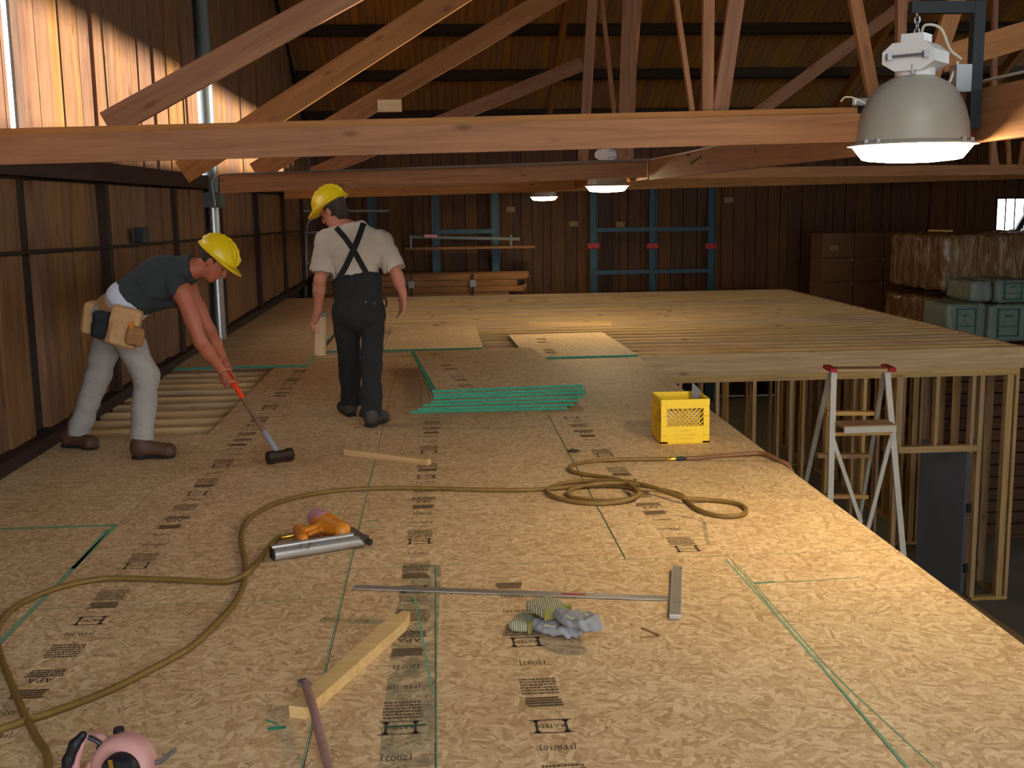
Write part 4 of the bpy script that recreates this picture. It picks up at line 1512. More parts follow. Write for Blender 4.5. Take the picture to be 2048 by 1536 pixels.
# ------------------------------------------------------------------ lumber scraps
mb = MB()
A0, A1 = gp(598, 1438, 0.0), gp(812, 1242, 0.0)
d = (A1 - A0).normalized()
n = V((-d.y, d.x, 0))
L = (A1 - A0).length
poly = [A0 - n * 0.028, A0 + d * (L - 0.10) - n * 0.040, A1 - n * 0.018, A1 + n * 0.012, A0 + d * (L - .12) + n * 0.036, A0 + n * 0.034]
mb.prism([p + V((0, 0, 0.001)) for p in poly], (0, 0, 0.04))
o = mb.out('wooden_stake', 'pinewood')
tag(o, 'pale wooden stake with a pointed end under the pry bar', 'stake')
mb = MB()
P = [gp(610, 1366, 0.062), gp(622, 1400, 0.058), gp(640, 1470, 0.050), gp(664, 1560, 0.03), gp(690, 1660, 0.013)]
mb.tube(spline(P, 6), [0.012, 0.0125, 0.013, 0.0135] + [0.0135] * 21, 10)
pt = empty('pry_bar', gp(650, 1500), 'worn pinkish pry bar resting on the wooden stake', 'pry bar')
mb.out('shaft', 'pink_iron', pt, True)
mb = MB()
q = gp(609, 1364, 0.064)
mb.bar(q + V((-0.012, 0.012, 0)), q + V((0.012, -0.03, -0.002)), 0.03, 0.014)
mb.out('tip', 'steel', pt)
A0, A1 = gp(692, 903, 0.02), gp(858, 924, 0.02)
o = bar('lumber_offcut', A0, A1, 0.05, 0.038, 'spf', bev=0.003)
tag(o, 'short pale lumber offcut lying behind the long hose', 'offcut')
for k, (a, b) in enumerate((((1283, 1255), (1318, 1270)), ((1280, 1275), (1320, 1272)))):
    o = bar('wood_splinter', gp(*a, 0.003), gp(*b, 0.003), 0.006, 0.004, 'leather')
    tag(o, ('dark splinter lying aslant right of the gloves', 'pale flat splinter lying right of the gloves')[k], 'splinter')

# ------------------------------------------------------------------ circular saw at the near edge
sb = gp(235, 1575, 0.0)
st = empty('circular_saw', sb, 'pink circular saw with a black handle grip on the deck', 'saw')


def Sw(x, y, Y):
    return yp(x, y, Y)


YS = 2.97
lo, hi = V((sb.x - 0.24, YS - 0.2, -0.02)), V((sb.x + 0.26, YS + 0.2, 0.26))
# blade guard: a round housing whose axis points a little to the camera
gc = yp(246, 1534, YS)
ax = V((-0.25, -1, 0.18)).normalized()
mb = MB()
mb.lathe([(0.0, 0.03), (0.070, 0.03), (0.084, 0.022), (0.090, 0.008), (0.090, -0.03), (0.0, -0.03)], gc, 48, axis=ax)
gd = mb.out('blade_guard', 'saw_pink', st, True)
mb = MB()
mb.lathe([(0.0, 0.075), (0.04, 0.075), (0.052, 0.06), (0.056, 0.02), (0.0, 0.02)], gc + V((0.016, 0, -0.002)), 36, axis=ax)
mo = mb.out('motor_cover', 'black_rubber', st, True)
mb = MB()
q = gc + ax * 0.077 + V((0.012, 0, 0.01))
mb.bar(q + V((-0.004, 0, 0.035)), q + V((0.004, 0, -0.03)), 0.012, 0.004, up=ax)
mb.out('label_strip', 'brass', mo)
bh = Body(lo, hi, 0.005)
H0, H1, H2, H3 = yp(166, 1470, YS + .03), yp(150, 1490, YS + .03), yp(138, 1520, YS + .03), yp(128, 1570, YS + .03)
bh.cap(H0, H1, 0.012, 0.016, k=0.01).cap(H1, H2, 0.016, 0.017, k=0.01).cap(H2, H3, 0.017, 0.016, k=0.01)
bh.out('rear_grip', 'black_rubber', st)
bp = Body(lo, hi, 0.005)
T0, T1, T2 = yp(172, 1472, YS + .04), yp(200, 1478, YS + .04), yp(216, 1490, YS + .03)
bp.cap(T0, T1, 0.012, 0.016, k=0.01).cap(T1, T2, 0.016, 0.022, k=0.01)
bp.cap(yp(164, 1488, YS + .03), yp(150, 1535, YS + .03), 0.009, 0.010, k=0.01).cap(yp(150, 1535, YS + .03), yp(150, 1570, YS + .02), 0.012, k=.01)
bp.cap(yp(150, 1575, YS + .02), yp(215, 1560, YS + .02), 0.02, 0.03, k=0.02)
bp.cap(yp(186, 1530, YS + .03), yp(176, 1560, YS + .03), 0.017, 0.02, k=0.02)
bp.out('handle_housing', 'saw_pink', st)
mb = MB()
mb.tube(spline([yp(176, 1474, YS + .01), yp(190, 1480, YS + .01), yp(200, 1488, YS + .01), yp(196, 1500, YS + .01)], 5), 0.007, 8)
mb.out('trigger', 'black_rubber', st, True)
mb = MB()
mb.lathe([(0.0, 0.012), (0.014, 0.012), (0.016, 0.0), (0.0, 0.0)], yp(238, 1464, YS + .06), 18, axis=(0, 0, 1))
mb.out('lock_knob', 'black_rubber', st, True)
mb = MB()
mb.tube([yp(302, 1528, YS), yp(322, 1522, YS - .01), yp(348, 1502, YS - .02), yp(352, 1497, YS - .02)], [0.008, 0.007, 0.0065, 0.004], 8)
mb.out('guard_lever', 'steel', st, True)
mb = MB()
mb.box((sb.x - 0.12, YS - 0.07, 0.001), (sb.x + 0.16, YS + 0.09, 0.006))
mb.out('base_plate', 'steel', st)

# ------------------------------------------------------------------ step ladder standing on the lower floor
LY = 9.4
lt = empty('step_ladder', (3.7, LY, ZF), 'pale step ladder with red capped top standing beside the deck', 'ladder')


def rail(name, a, b, Y0, Y1, wd, mat='ladder_white', down=True):
    p, q = yp(a[0], a[1], Y0), yp(b[0], b[1], Y1)
    if down:
        q = p + (q - p) * ((ZF - p.z) / (q.z - p.z))
    return bar(name, p, q, wd, wd * 0.6, mat, lt, up=(0, 1, 0))


rail('front_rail', (1667, 745), (1660, 1000), LY, LY - .15, 0.05)
rail('front_rail', (1774, 745), (1806, 1110), LY, LY - .15, 0.05)
rail('rear_rail', (1660, 748), (1612, 960), LY + .06, LY + .75, 0.04)
rail('rear_rail', (1768, 748), (1732, 960), LY + .06, LY + .75, 0.035)
p, q = yp(1662, 738, LY + .02), yp(1772, 737, LY + .02)
bar('top_step', p, q, 0.16, 0.02, 'ply', lt)
for s_, (x, y) in enumerate(((1660, 738), (1777, 737))):
    c = yp(x, y, LY)
    bar('end_cap', c + V((0, -0.1, 0)), c + V((0, 0.1, 0.01)), 0.06, 0.034, 'red_paint', lt, bev=0.006)
mb = MB()
poly = [yp(1664, 845, LY - .02), yp(1688, 862, LY - .26), yp(1792, 856, LY - .26), yp(1772, 842, LY - .02)]
zt_ = sum(p.z for p in poly) / 4
mb.prism([V((p.x, p.y, zt_)) for p in poly], (0, 0, 0.025))
tr = mb.out('platform_step', 'ply', lt)
bar('tray_edge', V((poly[1].x, poly[1].y, zt_ - .01)), V((poly[2].x, poly[2].y, zt_ - .01)), 0.02, 0.05, 'ladder_white', lt)
rail('brace', (1662, 868), (1722, 1045), LY - .05, LY - .1, 0.035, down=False)
rail('brace', (1784, 866), (1735, 1060), LY - .05, LY - .1, 0.035, down=False)
for y, x0, x1 in ((826, 1652, 1746), (911, 1634, 1742), (992, 1622, 1734)):
    dy = LY + .06 + (y - 748) / 212 * 0.69
    bar('rung', yp(x0, y, dy), yp(x1, y, dy), 0.08, 0.035, 'ply', lt)
bar('rung', yp(1664, 868, LY - .05), yp(1784, 866, LY - .05), 0.03, 0.03, 'ply', lt)

# ================================================================== far side of the shed
def rack_post(x, y0, y1, label):
    t = empty('rack_post', (x, 24.75, y0), label, 'rack post', None)
    bar('upright', (x, 24.75, y0), (x, 24.75, y1), 0.12, 0.08, 'blue_steel', t, up=(0, 1, 0))
    bar('flange', (x - 0.075, 24.72, y0), (x - 0.075, 24.72, y1), 0.02, 0.10, 'blue_steel', t, up=(0, 1, 0))
    bar('flange', (x + 0.075, 24.72, y0), (x + 0.075, 24.72, y1), 0.02, 0.10, 'blue_steel', t, up=(0, 1, 0))
    return t


post_labels = ['blue steel rack post near the white shirted back', 'blue steel rack post above the strapped lumber bundle', 'blue steel rack post right of the strapped bundle shelf',
               'blue steel rack post directly below the second lamp', 'blue steel rack post midway between two red clips', 'blue steel rack post nearest the carton stack']
for k, pxx in enumerate((745, 872, 991, 1187, 1305, 1422)):
    c = yp(pxx, 480, 24.75)
    t = rack_post(c.x, ZF, 2.2, post_labels[k])
    if k >= 3:
        q = yp(pxx, 492, 24.65)
        box('red_clip', q - V((0.13, 0.03, 0.06)), q + V((0.13, 0.05, 0.06)), 'red_paint', t, 0, 0.01)
for k, (x0, x1, y, lab) in enumerate(((872, 991, 464, 'blue rack rail between posts over the lumber bundle'), (1187, 1305, 460, 'green blue rack rail between the clipped posts'), (1305, 1422, 459, 'green blue rack rail nearest the carton stack'), (1187, 1422, 545, 'low dark rack rail behind the joist ends'))):
    a, b = yp(x0, y, 24.7), yp(x1, y, 24.7)
    b.z = a.z
    a.y = b.y = 24.62
    tag(bar('rack_rail', a, b, 0.05, 0.09, 'blue_steel'), lab, 'rack rail')
for k, (x, y, lab) in enumerate(((1021, 419, 'pale wooden block left of the small far lamp'), (1147, 448, 'pale wooden block just left of the second lamp post'), (1241, 449, 'pale wooden block between the clipped rack posts'), (1458, 400, 'pale wooden block high beside the last rack post'))):
    q = yp(x, y, 25.4)
    tag(box('wood_block', q - V((0.1, 0.0, 0.06)), q + V((0.1, 0.105, 0.06)), 'tag'), lab, 'block')
# shelf with pipes
t = empty('pipe_shelf', yp(930, 492, 24.3), 'dark wall shelf with steel lengths above the lumber bundle', 'shelf')
a, b = yp(812, 497, 24.3), yp(1068, 493, 24.3)
bar('shelf_board', a, b, 0.5, 0.05, 'wallboard', t)
a, b = yp(825, 474, 24.3), yp(1040, 478, 24.3)
bar('back_rail', a, b, 0.1, 0.06, 'duct_grey', t)
for x in (822, 1022):
    q0, q1 = yp(x, 470, 24.3), yp(x, 495, 24.3)
    bar('bracket', q0, q1, 0.05, 0.05, 'duct_grey', t, up=(0, 1, 0))
    bar('wall_arm', q1, V((q1.x, YF - 0.02, q1.z)), 0.05, 0.05, 'steel', t)
a, b = yp(848, 472, 24.15), yp(875, 472, 24.15)
tag(bar('pink_rag', a, b, 0.15, 0.07, 'pink', bev=0.02), 'pinkish bundle lying on the dark wall shelf', 'bundle')
# strapped lumber bundle
t = empty('lumber_bundle', (0, 23.3, ZF), 'strapped bundle of rough boards standing behind the joists', 'lumber bundle')
a, b = yp(765, 548, 23.3), yp(1050, 548, 23.3)
zt = (a.z + b.z) / 2
r = 0
z = zt
while z > ZF + 0.1:
    e = (0.0, -0.18, -0.05, -0.35, -0.2)[r % 5]
    for k in range(3):
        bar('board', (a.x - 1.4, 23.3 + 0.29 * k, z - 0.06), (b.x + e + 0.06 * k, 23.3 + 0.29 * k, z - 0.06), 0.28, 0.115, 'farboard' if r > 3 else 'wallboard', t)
    z -= 0.125
    r += 1
for x in (823, 946):
    q = yp(x, 570, 23.15)
    box('strap', (q.x - 0.015, 23.12, ZF), (q.x + 0.015, 23.15, zt + 0.01), 'cable_black', t)
    box('corner_guard', (q.x - 0.06, 23.11, zt - 0.26), (q.x + 0.06, 23.14, zt - 0.12), 'tape_grey', t)
# conduit frame left of the bundle
t = empty('scaffold_frame', yp(625, 590, 23.6), 'pale bent pipe frame on the far wall left of the white shirt', 'pipe frame')
mb = MB()
mb.tube(spline([yp(612, 640, 23.6), yp(612, 560, 23.6), yp(612, 480, 23.6), yp(616, 445, 23.6), yp(632, 430, 23.6)], 6), 0.03, 8)
mb.out('bent_pipe', 'tape_grey', t, True)
for y, x1 in ((422, 778), (465, 650), (526, 618)):
    mb = MB()
    a, b = yp(596, y, 23.55), yp(x1, y, 23.55)
    mb.tube([a, b], 0.028, 8)
    mb.out('cross_pipe', 'tape_grey', t, True)
    mb = MB()
    mb.tube([a - V((.03, 0, 0)), a + V((.05, 0, 0))], 0.05, 8)
    mb.out('pipe_clamp', 'steel', t, True)

# cartons
cg = 'brown cartons piled against the far wall'
xs = [yp(x, 540, 22.4).x for x in (1642, 1707, 1768, 1822)]
zr = [yp(1700, y, 22.4).z for y in (466, 515, 563)]
zr.append(zr[2] - (zr[1] - zr[2]))
while zr[-1] > ZF + 0.3:
    zr.append(zr[-1] - 0.49)
zr[-1] = ZF
ctn = []
for i in range(3):
    for j in range(len(zr) - 1):
        o = box('carton', (xs[i] + 0.008, 22.4, zr[j + 1] + 0.003), (xs[i + 1] - 0.008, 23.1, zr[j] - 0.003), 'cardboard', None, 0, 0.012)
        col_ = ('column by the rack posts', 'middle column', 'column by the wrapped bundles')[i]
        row_ = ('topmost', 'second from the top', 'third from the top', 'fourth from the top', 'fifth from the top', 'sixth from the top', 'seventh from the top', 'eighth from the top', 'ninth from the top')[j]
        tag(o, 'brown carton of the %s, %s' % (col_, row_), 'carton', cg)
        if i == 0 and j == 0:
            q = yp(1667, 496, 22.4)
            box('paper_label', (q.x - .09, 22.39, q.z - .05), (q.x + .09, 22.399, q.z + .05), 'tag', o)
        if j in (1, 2):
            box('tape_tab', (xs[i + 1] - 0.05, 22.392, zr[j] - .08), (xs[i + 1] - 0.012, 22.399, zr[j] - 0.01), 'tape_grey', o)

# wrapped bundles, four high
A, B_ = yp(1912, 465, 17.4), yp(2060, 465, 17.4)
C = yp(1820, 465, 18.6)
hB = 0.99
z = A.z
k = 0
while z > ZF + 0.3:
    zb = max(ZF + 0.01, z - hB)
    t = empty('wrapped_bundle', (A.x + 1.0, 18.2, zb), ('topmost plastic wrapped plank bundle beside the cartons', 'plastic wrapped plank bundle second from the top beside the cartons', 'plastic wrapped plank bundle third from the top beside the cartons', 'plastic wrapped plank bundle lowest in its stack beside the cartons')[min(k, 3)], 'bundle')
    bb = Body((A.x - 0.6, 17.2, zb - 0.02), (A.x + 2.2, 19.4, z + 0.02), 0.045)
    bb.rbox((A.x + 0.85 - 0.05 * k, 18.25, (z + zb) / 2 + 0.018), (1.2, 0.85, (z - zb) / 2 - 0.052), [[math.cos(.12), -math.sin(.12), 0], [math.sin(.12), math.cos(.12), 0], [0, 0, 1]], 0.06)
    bb.wrinkle(0.012, 12, k)
    bb.out('plastic_wrap', 'wrap', t)
    bar('bearer', (A.x - 0.3, 17.75, zb + 0.018), (A.x + 1.9, 17.75, zb + 0.018), 0.1, 0.036, 'darkwood', t)
    bar('bearer', (A.x - 0.3, 18.75, zb + 0.018), (A.x + 1.9, 18.75, zb + 0.018), 0.1, 0.036, 'darkwood', t)
    z = zb
    k += 1
o = bar('stick', yp(1857, 461, 17.9), yp(1906, 462, 17.6), 0.05, 0.03, 'stud')
tag(o, 'loose stick lying on the topmost wrapped bundle', 'stick')

# insulation bales
bl = [((1897, 608), (1974, 684), 14.0, 'pale wrapped bale with a green print nearest the platform edge'), ((1978, 609), (2062, 684), 14.0, 'pale wrapped bale with a green print under the upper bales'),
      ((1993, 560), (2066, 606), 14.0, 'pale green bale lying on the printed bales'), ((1945, 562), (1988, 605), 14.0, 'narrow pale green bale on top beside the wrapped bundles')]
for k, (p0, p1, Y, lab) in enumerate(bl):
    a, b = yp(p0[0], p0[1], Y), yp(p1[0], p1[1], Y)
    t = empty('insulation_bale', ((a.x + b.x) / 2, Y + 0.4, b.z), lab, 'bale')
    bb = Body((a.x - .05, Y - .05, b.z - .05), (b.x + .05, Y + .85, a.z + .05), 0.02)
    bb.rbox(((a.x + b.x) / 2, Y + 0.4, (a.z + b.z) / 2), ((b.x - a.x) / 2 - .01, 0.38, (a.z - b.z) / 2 - .004), None, 0.05)
    bb.wrinkle(0.006, 26, k)
    w_ = bb.out('wrap', 'bale', t)
    if k < 3:
        mb = MB()
        x0, x1, z0, z1 = a.x + (b.x - a.x) * .22, a.x + (b.x - a.x) * .72, b.z + (a.z - b.z) * .15, b.z + (a.z - b.z) * .88
        for q in (((x0, z0), (x1, z0 + .02)), ((x0, z1 - .02), (x1, z1)), ((x0, z0), (x0 + .02, z1)), ((x1 - .02, z0), (x1, z1)), ((x0, (z0 * .65 + z1 * .35)), (x1, z0 * .65 + z1 * .35 + .012)), ((x0 + .1, z0 * .3 + z1 * .7), (x1 - .1, z0 * .25 + z1 * .75 + .01))):
            mb.box((q[0][0], Y + .0, q[0][1]), (q[1][0], Y + .016, q[1][1]))
        mb.out('green_print', 'bale_green', t)
zlo = min(yp(1940, 684, 14.0).z, yp(2062, 684, 14.0).z, yp(1974, 684, 14.0).z) - 0.01
t = empty('pallet_rack', (8.2, 14.2, ZF), 'dark lumber pile carrying the wrapped bales', 'lumber pile')
a, b = yp(1897, 680, 14.0), yp(2062, 690, 14.0)
z = zlo
r = 0
while z > ZF + .2:
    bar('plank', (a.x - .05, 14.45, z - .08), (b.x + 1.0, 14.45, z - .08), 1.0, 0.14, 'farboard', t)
    z -= 0.16
    r += 1
bar('plank', (a.x - .05, 14.45, (z + ZF) / 2), (b.x + 1.0, 14.45, (z + ZF) / 2), 1.0, z - ZF, 'farboard', t)


# ================================================================== people
def nv(v):
    v = V(v)
    return v.normalized()


def head(bd, c, f, u, scale=1.0):
    """cranium, jaw, nose, ears around the middle of the head; f = where the face looks, u = crown"""
    f, u = nv(f), nv(u)
    u = nv(u - f * u.dot(f))
    r = f.cross(u)
    L = lambda a, b, d: c + (f * a + r * b + u * d) * scale
    B = [[f[i], r[i], u[i]] for i in range(3)]
    s = scale
    bd.ell(L(-0.012, 0, 0.035), (0.096 * s, 0.076 * s, 0.088 * s), B, k=0.02)
    bd.ell(L(0.03, 0, -0.035), (0.062 * s, 0.058 * s, 0.085 * s), B, k=0.03)
    bd.cap(L(0.055, -0.018, -0.098), L(0.055, 0.018, -0.098), 0.022 * s, 0.022 * s, k=0.02)
    bd.cap(L(0.088, 0, 0.012), L(0.108, 0, -0.03), 0.011 * s, 0.015 * s, k=0.008)
    bd.cap(L(0.080, -0.03, 0.02), L(0.080, 0.03, 0.02), 0.012 * s, 0.012 * s, k=0.01)
    bd.cap(L(0.088, -0.018, -0.062), L(0.088, 0.018, -0.062), 0.009 * s, 0.009 * s, k=0.008)
    bd.cap(L(0.102, -0.02, -0.0645), L(0.102, 0.02, -0.0645), 0.004, 0.004, op='s')
    for e in (-1, 1):
        bd.ell(L(0.095, e * 0.032, 0.002), (0.014, 0.015, 0.010), B, op='s')
        bd.ell(L(-0.005, e * 0.078, -0.008), (0.020 * s, 0.010 * s, 0.032 * s), B, k=0.006)
    return L, B


def eyes(L, parent):
    for e in (-1, 1):
        mb = MB()
        c = L(0.077, e * 0.032, 0.002)
        mb.lathe([(0.0, -0.010), (0.007, -0.007), (0.010, 0), (0.007, 0.007), (0.0, 0.010)], c, 12)
        mb.out('eye', 'eye', parent, True)


def hard_hat(parent, c, f, u, lo, hi, rear=0.0):
    f, u = nv(f), nv(u)
    u = nv(u - f * u.dot(f))
    r = f.cross(u)
    L = lambda a, b, d: c + f * a + r * b + u * d
    B = [[f[i], r[i], u[i]] for i in range(3)]
    b = Body(lo, hi, 0.005)
    b.ell(L(-0.004, 0, 0.045), (0.142, 0.116, 0.128), B, k=0)
    b.cut(L(0, 0, 0.04), -u)
    b.ell(L(0.0, 0, 0.046), (0.157, 0.129, 0.012), B, k=0.012)
    b.ell(L(0.085, 0, 0.040), (0.115, 0.100, 0.011), B, k=0.02)
    pts = [L(0.144 * math.cos(a) - 0.004, 0, 0.045 + 0.131 * math.sin(a)) for a in [PI * i / 10 for i in range(1, 10)]]
    for p, q in zip(pts[:-1], pts[1:]):
        b.cap(p, q, 0.011, 0.011, k=0.012)
    for sd_ in (-0.034, 0.034):
        pts = [L(0.138 * math.cos(a) - 0.004, sd_, 0.042 + 0.124 * math.sin(a)) for a in [PI * i / 10 for i in range(2, 9)]]
        for p, q in zip(pts[:-1], pts[1:]):
            b.cap(p, q, 0.007, 0.007, k=0.01)
    return b.out('hard_hat', 'hat', parent), L


def finger(bd, pts, r0, r1):
    n = len(pts) - 1
    for i in range(n):
        a = r0 + (r1 - r0) * i / n
        b = r0 + (r1 - r0) * (i + 1) / n
        bd.cap(pts[i], pts[i + 1], a, b, k=0.003)


def grip_hand(bd, wrist, c, axis, rad, side):
    """fist round a bar: c on the bar's axis, axis along the bar; the wrist is behind it"""
    ax = nv(axis)
    w_ = wrist - c
    o = nv(w_ - ax * w_.dot(ax))              # from the bar towards the wrist
    t_ = ax.cross(o) * side
    # palm lies against the bar on the wrist side
    pc = c + o * (rad + 0.016)
    B = [[ax[i], o[i], t_[i]] for i in range(3)]
    bd.rbox(pc, (0.047, 0.017, 0.040), B, 0.015, k=0.012)
    bd.cap(pc + o * 0.005, wrist, 0.027, 0.027, k=0.02)
    for i in range(4):
        ctr = c + ax * (-0.0345 + 0.023 * i)
        R = rad + 0.0102
        pts = [ctr + o * (rad + 0.012) + t_ * 0.028]
        for a in (70, 20, -35, -90, -140)[: 5 if i < 3 else 4]:
            an = math.radians(a)
            # from the knuckles round the far side of the bar
            pts.append(ctr + t_ * math.cos(an) * R * 1.05 + o * math.sin(an) * R)
        finger(bd, pts, 0.0108, 0.0094 - 0.0006 * (i == 3))
    # thumb from the side of the palm across the front
    th = [pc - t_ * 0.026 + ax * 0.03, c - t_ * (rad + 0.013) + ax * 0.045, c - o * (rad + 0.012) - t_ * 0.006 + ax * 0.047]
    finger(bd, th, 0.0125, 0.0095)


def open_hand(bd, wrist, d, palm_n, side):
    """relaxed hand: d = down the fingers, palm_n = where the palm faces; side = +1 when the thumb is on d x palm_n"""
    d, n = nv(d), nv(palm_n)
    n = nv(n - d * n.dot(d))
    t_ = d.cross(n) * side
    B = [[d[i], n[i], t_[i]] for i in range(3)]
    pc = wrist + d * 0.055
    bd.rbox(pc, (0.048, 0.014, 0.039), B, 0.013, k=0.012)
    bd.cap(wrist - d * 0.02, wrist + d * 0.03, 0.026, 0.026, k=0.02, sq=(n, 0.75))
    for i, ln in enumerate((0.072, 0.082, 0.076, 0.060)):
        b0 = wrist + d * 0.094 + t_ * (0.030 - 0.020 * i)
        cu = 0.35 + 0.14 * i
        p1 = b0 + (d * math.cos(cu * .5) + n * math.sin(cu * .5)) * ln * 0.45
        p2 = p1 + (d * math.cos(cu) + n * math.sin(cu)) * ln * 0.32
        p3 = p2 + (d * math.cos(cu * 1.6) + n * math.sin(cu * 1.6)) * ln * 0.26
        finger(bd, [b0 - d * 0.012, p1, p2, p3], 0.0098, 0.0078)
    finger(bd, [wrist + d * 0.025 + t_ * 0.028, wrist + d * 0.052 + t_ * 0.058 + n * 0.012, wrist + d * 0.085 + t_ * 0.066 + n * 0.022], 0.0135, 0.0098)


def boot(parent, heel, toe, ank, lo, hi, mat, lift=0.0):
    """work boot from heel to toe on the ground; ank = ankle joint"""
    d = V((toe.x - heel.x, toe.y - heel.y, 0)).normalized()
    L = (V((toe.x, toe.y, 0)) - V((heel.x, heel.y, 0))).length
    n = V((-d.y, d.x, 0))
    pit = (toe.z - heel.z) / L
    D = nv(d + V((0, 0, pit)))
    U = D.cross(-n) if D.cross(-n).z > 0 else D.cross(n)
    h0 = heel
    P = lambda a, b, z: h0 + D * (a * L) + n * b + U * z
    b = Body(lo, hi, 0.006)
    b.cap(P(0.14, 0, 0.06), P(0.80, 0.0, 0.050), 0.040, 0.042, k=0.03)
    b.cap(P(0.80, -0.012, 0.045), P(0.80, 0.012, 0.045), 0.042, 0.042, k=0.03)
    b.cap(P(0.30, 0, 0.085), P(0.62, 0, 0.062), 0.042, 0.036, k=0.03)
    b.cap(P(0.17, 0, 0.06), P(0.17, 0, 0.09), 0.047, 0.05, k=0.03)
    b.cap(P(0.22, 0, 0.08), ank + V((0, 0, 0.07)), 0.052, 0.060, k=0.03)
    b.cut(P(0, 0, 0.016), -U)
    up_ = b.out('boot', mat, parent)
    s = Body(lo, hi, 0.006)
    s.rbox(P(0.17, 0, 0.013), (L * 0.145, 0.036, 0.0135), [[D[i], n[i], U[i]] for i in range(3)], 0.008)
    s.rbox(P(0.50, 0, 0.016), (L * 0.42, 0.038, 0.009), [[D[i], n[i], U[i]] for i in range(3)], 0.007)
    s.cap(P(0.70, 0, 0.013), P(0.80, 0, 0.013), 0.044, 0.042, k=0.005, sq=(U, 0.27))
    s.out('sole', 'sole', up_)


# ------------------------------------------------------------------ worker bent over the sledge hammer
A = lambda x, y, Y: yp(x, y, Y)
rh, rk, ra = A(240, 648, 7.36), A(292, 752, 7.30), A(284, 878, 7.30)
lh, lk, la = A(226, 650, 7.55), A(196, 752, 7.62), A(158, 858, 7.65)
pel = A(230, 637, 7.455)
wai = A(256, 603, 7.455)
che = A(326, 560, 7.455)
nkb = A(378, 538, 7.455)
hc = A(428, 524, 7.44)
rs_, re_, rw = A(366, 586, 7.27), A(401, 684, 7.25), A(447, 745, 7.36)
ls_, le_, lw = A(372, 572, 7.62), A(418, 660, 7.58), A(452, 733, 7.44)
wk = empty('person', (pel.x, pel.y, 0), 'person in a dark sleeveless shirt and yellow hard hat bending with a sledge hammer', 'person')
lo, hi = V((-2.75, 7.0, -0.02)), V((-1.1, 7.95, 1.55))
# the hammer first: the hands close round it
hd = gp(560, 912, 0.045)
hup = A(438, 722, 7.42)
hax = nv(hd - hup)
g1 = A(462, 764, 7.375)
g1 = hup + hax * (g1 - hup).dot(hax)
g2 = g1 - hax * 0.105
sh = empty('sledge_hammer', (hd.x, hd.y, 0), 'sledge hammer with an orange grip held by the bending worker', 'sledge hammer')
mb = MB()
mb.tube([g1 + hax * 0.16, hd - hax * 0.24, hd], [0.0165, 0.0175, 0.016], 12)
mb.out('handle', 'handle_wood', sh, True)
mb = MB()
mb.tube([hup - hax * 0.05, g1 + hax * 0.17], 0.0168, 12)
mb.out('orange_grip', 'orange_grip', sh, True)
mb = MB()
mb.tube([hd - hax * 0.20, hd - hax * 0.035], [0.0185, 0.021], 12)
mb.out('grey_tape', 'tape_grey', sh, True)
mb = MB()
hv = nv(V((1, 0.55, 0)) - hax * hax.dot(V((1, 0.55, 0))) * 0.0)
hv = nv(V((hv.x, hv.y, 0.02)))
mb.tube([hd - hv * 0.085, hd - hv * 0.078, hd - hv * 0.04, hd - hv * 0.03, hd + hv * 0.03, hd + hv * 0.04, hd + hv * 0.078, hd + hv * 0.085], [0.036, 0.042, 0.042, 0.036, 0.036, 0.042, 0.042, 0.036], 8)
mb.out('hammer_head', 'iron_rust', sh)

b = Body(lo, hi, 0.0065)
sd_ = (0, 1, 0)
b.ell(pel, (0.125, 0.15, 0.135), k=0.03)
b.cap(pel, wai, 0.118, 0.115, k=0.05, sq=(sd_, 1.25)).cap(wai, che, 0.115, 0.132, k=0.05, sq=(sd_, 1.28)).cap(che, nkb, 0.125, 0.07, k=0.05, sq=(sd_, 1.35))
b.cap(nkb, hc - V((0.02, 0, 0.03)), 0.062, 0.058, k=0.04)
for s_, e_, w_ in ((rs_, re_, rw), (ls_, le_, lw)):
    b.cap(che + (s_ - che) * 0.6, s_, 0.075, 0.066, k=0.05)
    b.cap(s_, s_ + (e_ - s_) * .55, 0.060, 0.052, k=0.03).cap(s_ + (e_ - s_) * .5, e_, 0.052, 0.043, k=0.02)
    b.cap(e_, e_ + (w_ - e_) * .35, 0.043, 0.044, k=0.02).cap(e_ + (w_ - e_) * .3, w_, 0.044, 0.028, k=0.02)
for h_, k_, a_ in ((rh, rk, ra), (lh, lk, la)):
    b.cap(h_, k_, 0.088, 0.06, k=0.03).cap(k_, k_ + (a_ - k_) * .35, 0.058, 0.058, k=0.02).cap(k_ + (a_ - k_) * .3, a_, 0.057, 0.042, k=0.02)
grip_hand(b, rw, g1, hax, 0.0168, 1)
grip_hand(b, lw, g2, hax, 0.0168, -1)
hf, hu = V((0.72, -0.10, -0.62)), V((0.62, 0.0, 0.75))
Lh, Bh = head(b, hc, hf, hu)
bod = b.out('body', 'skin2', wk)
eyes(Lh, wk)
# hair band under the hat
hb_ = Body(hc - V((.2, .2, .2)), hc + V((.2, .2, .2)), 0.005)
hb_.ell(Lh(-0.016, 0, 0.035), (0.099, 0.081, 0.090), Bh, k=0)
hb_.cut(Lh(0.02, 0, 0), V(hf).normalized() * 1.0 - nv(hu) * 0.35)
hb_.cut(Lh(0, 0, -0.035), -nv(hu))
hb_.out('hair', 'hair', wk)
hat_c = Lh(-0.006, 0, 0.0)
ht_, Lt = hard_hat(wk, hat_c, hf, hu, hc - V((.3, .25, .28)), hc + V((.3, .25, .28)))
mb = MB()
q0 = Lt(0.132, -0.005, 0.095)
mb.lathe([(0.0, 0.006), (0.02, 0.005), (0.024, 0.0), (0.0, 0.0)], Lt(0.110, -0.054, 0.100), 14, axis=nv(V(hf) * .8 + nv(hu) * .35 + V((0, -.6, 0))))
mb.out('sticker', 'white_paint', ht_, True)
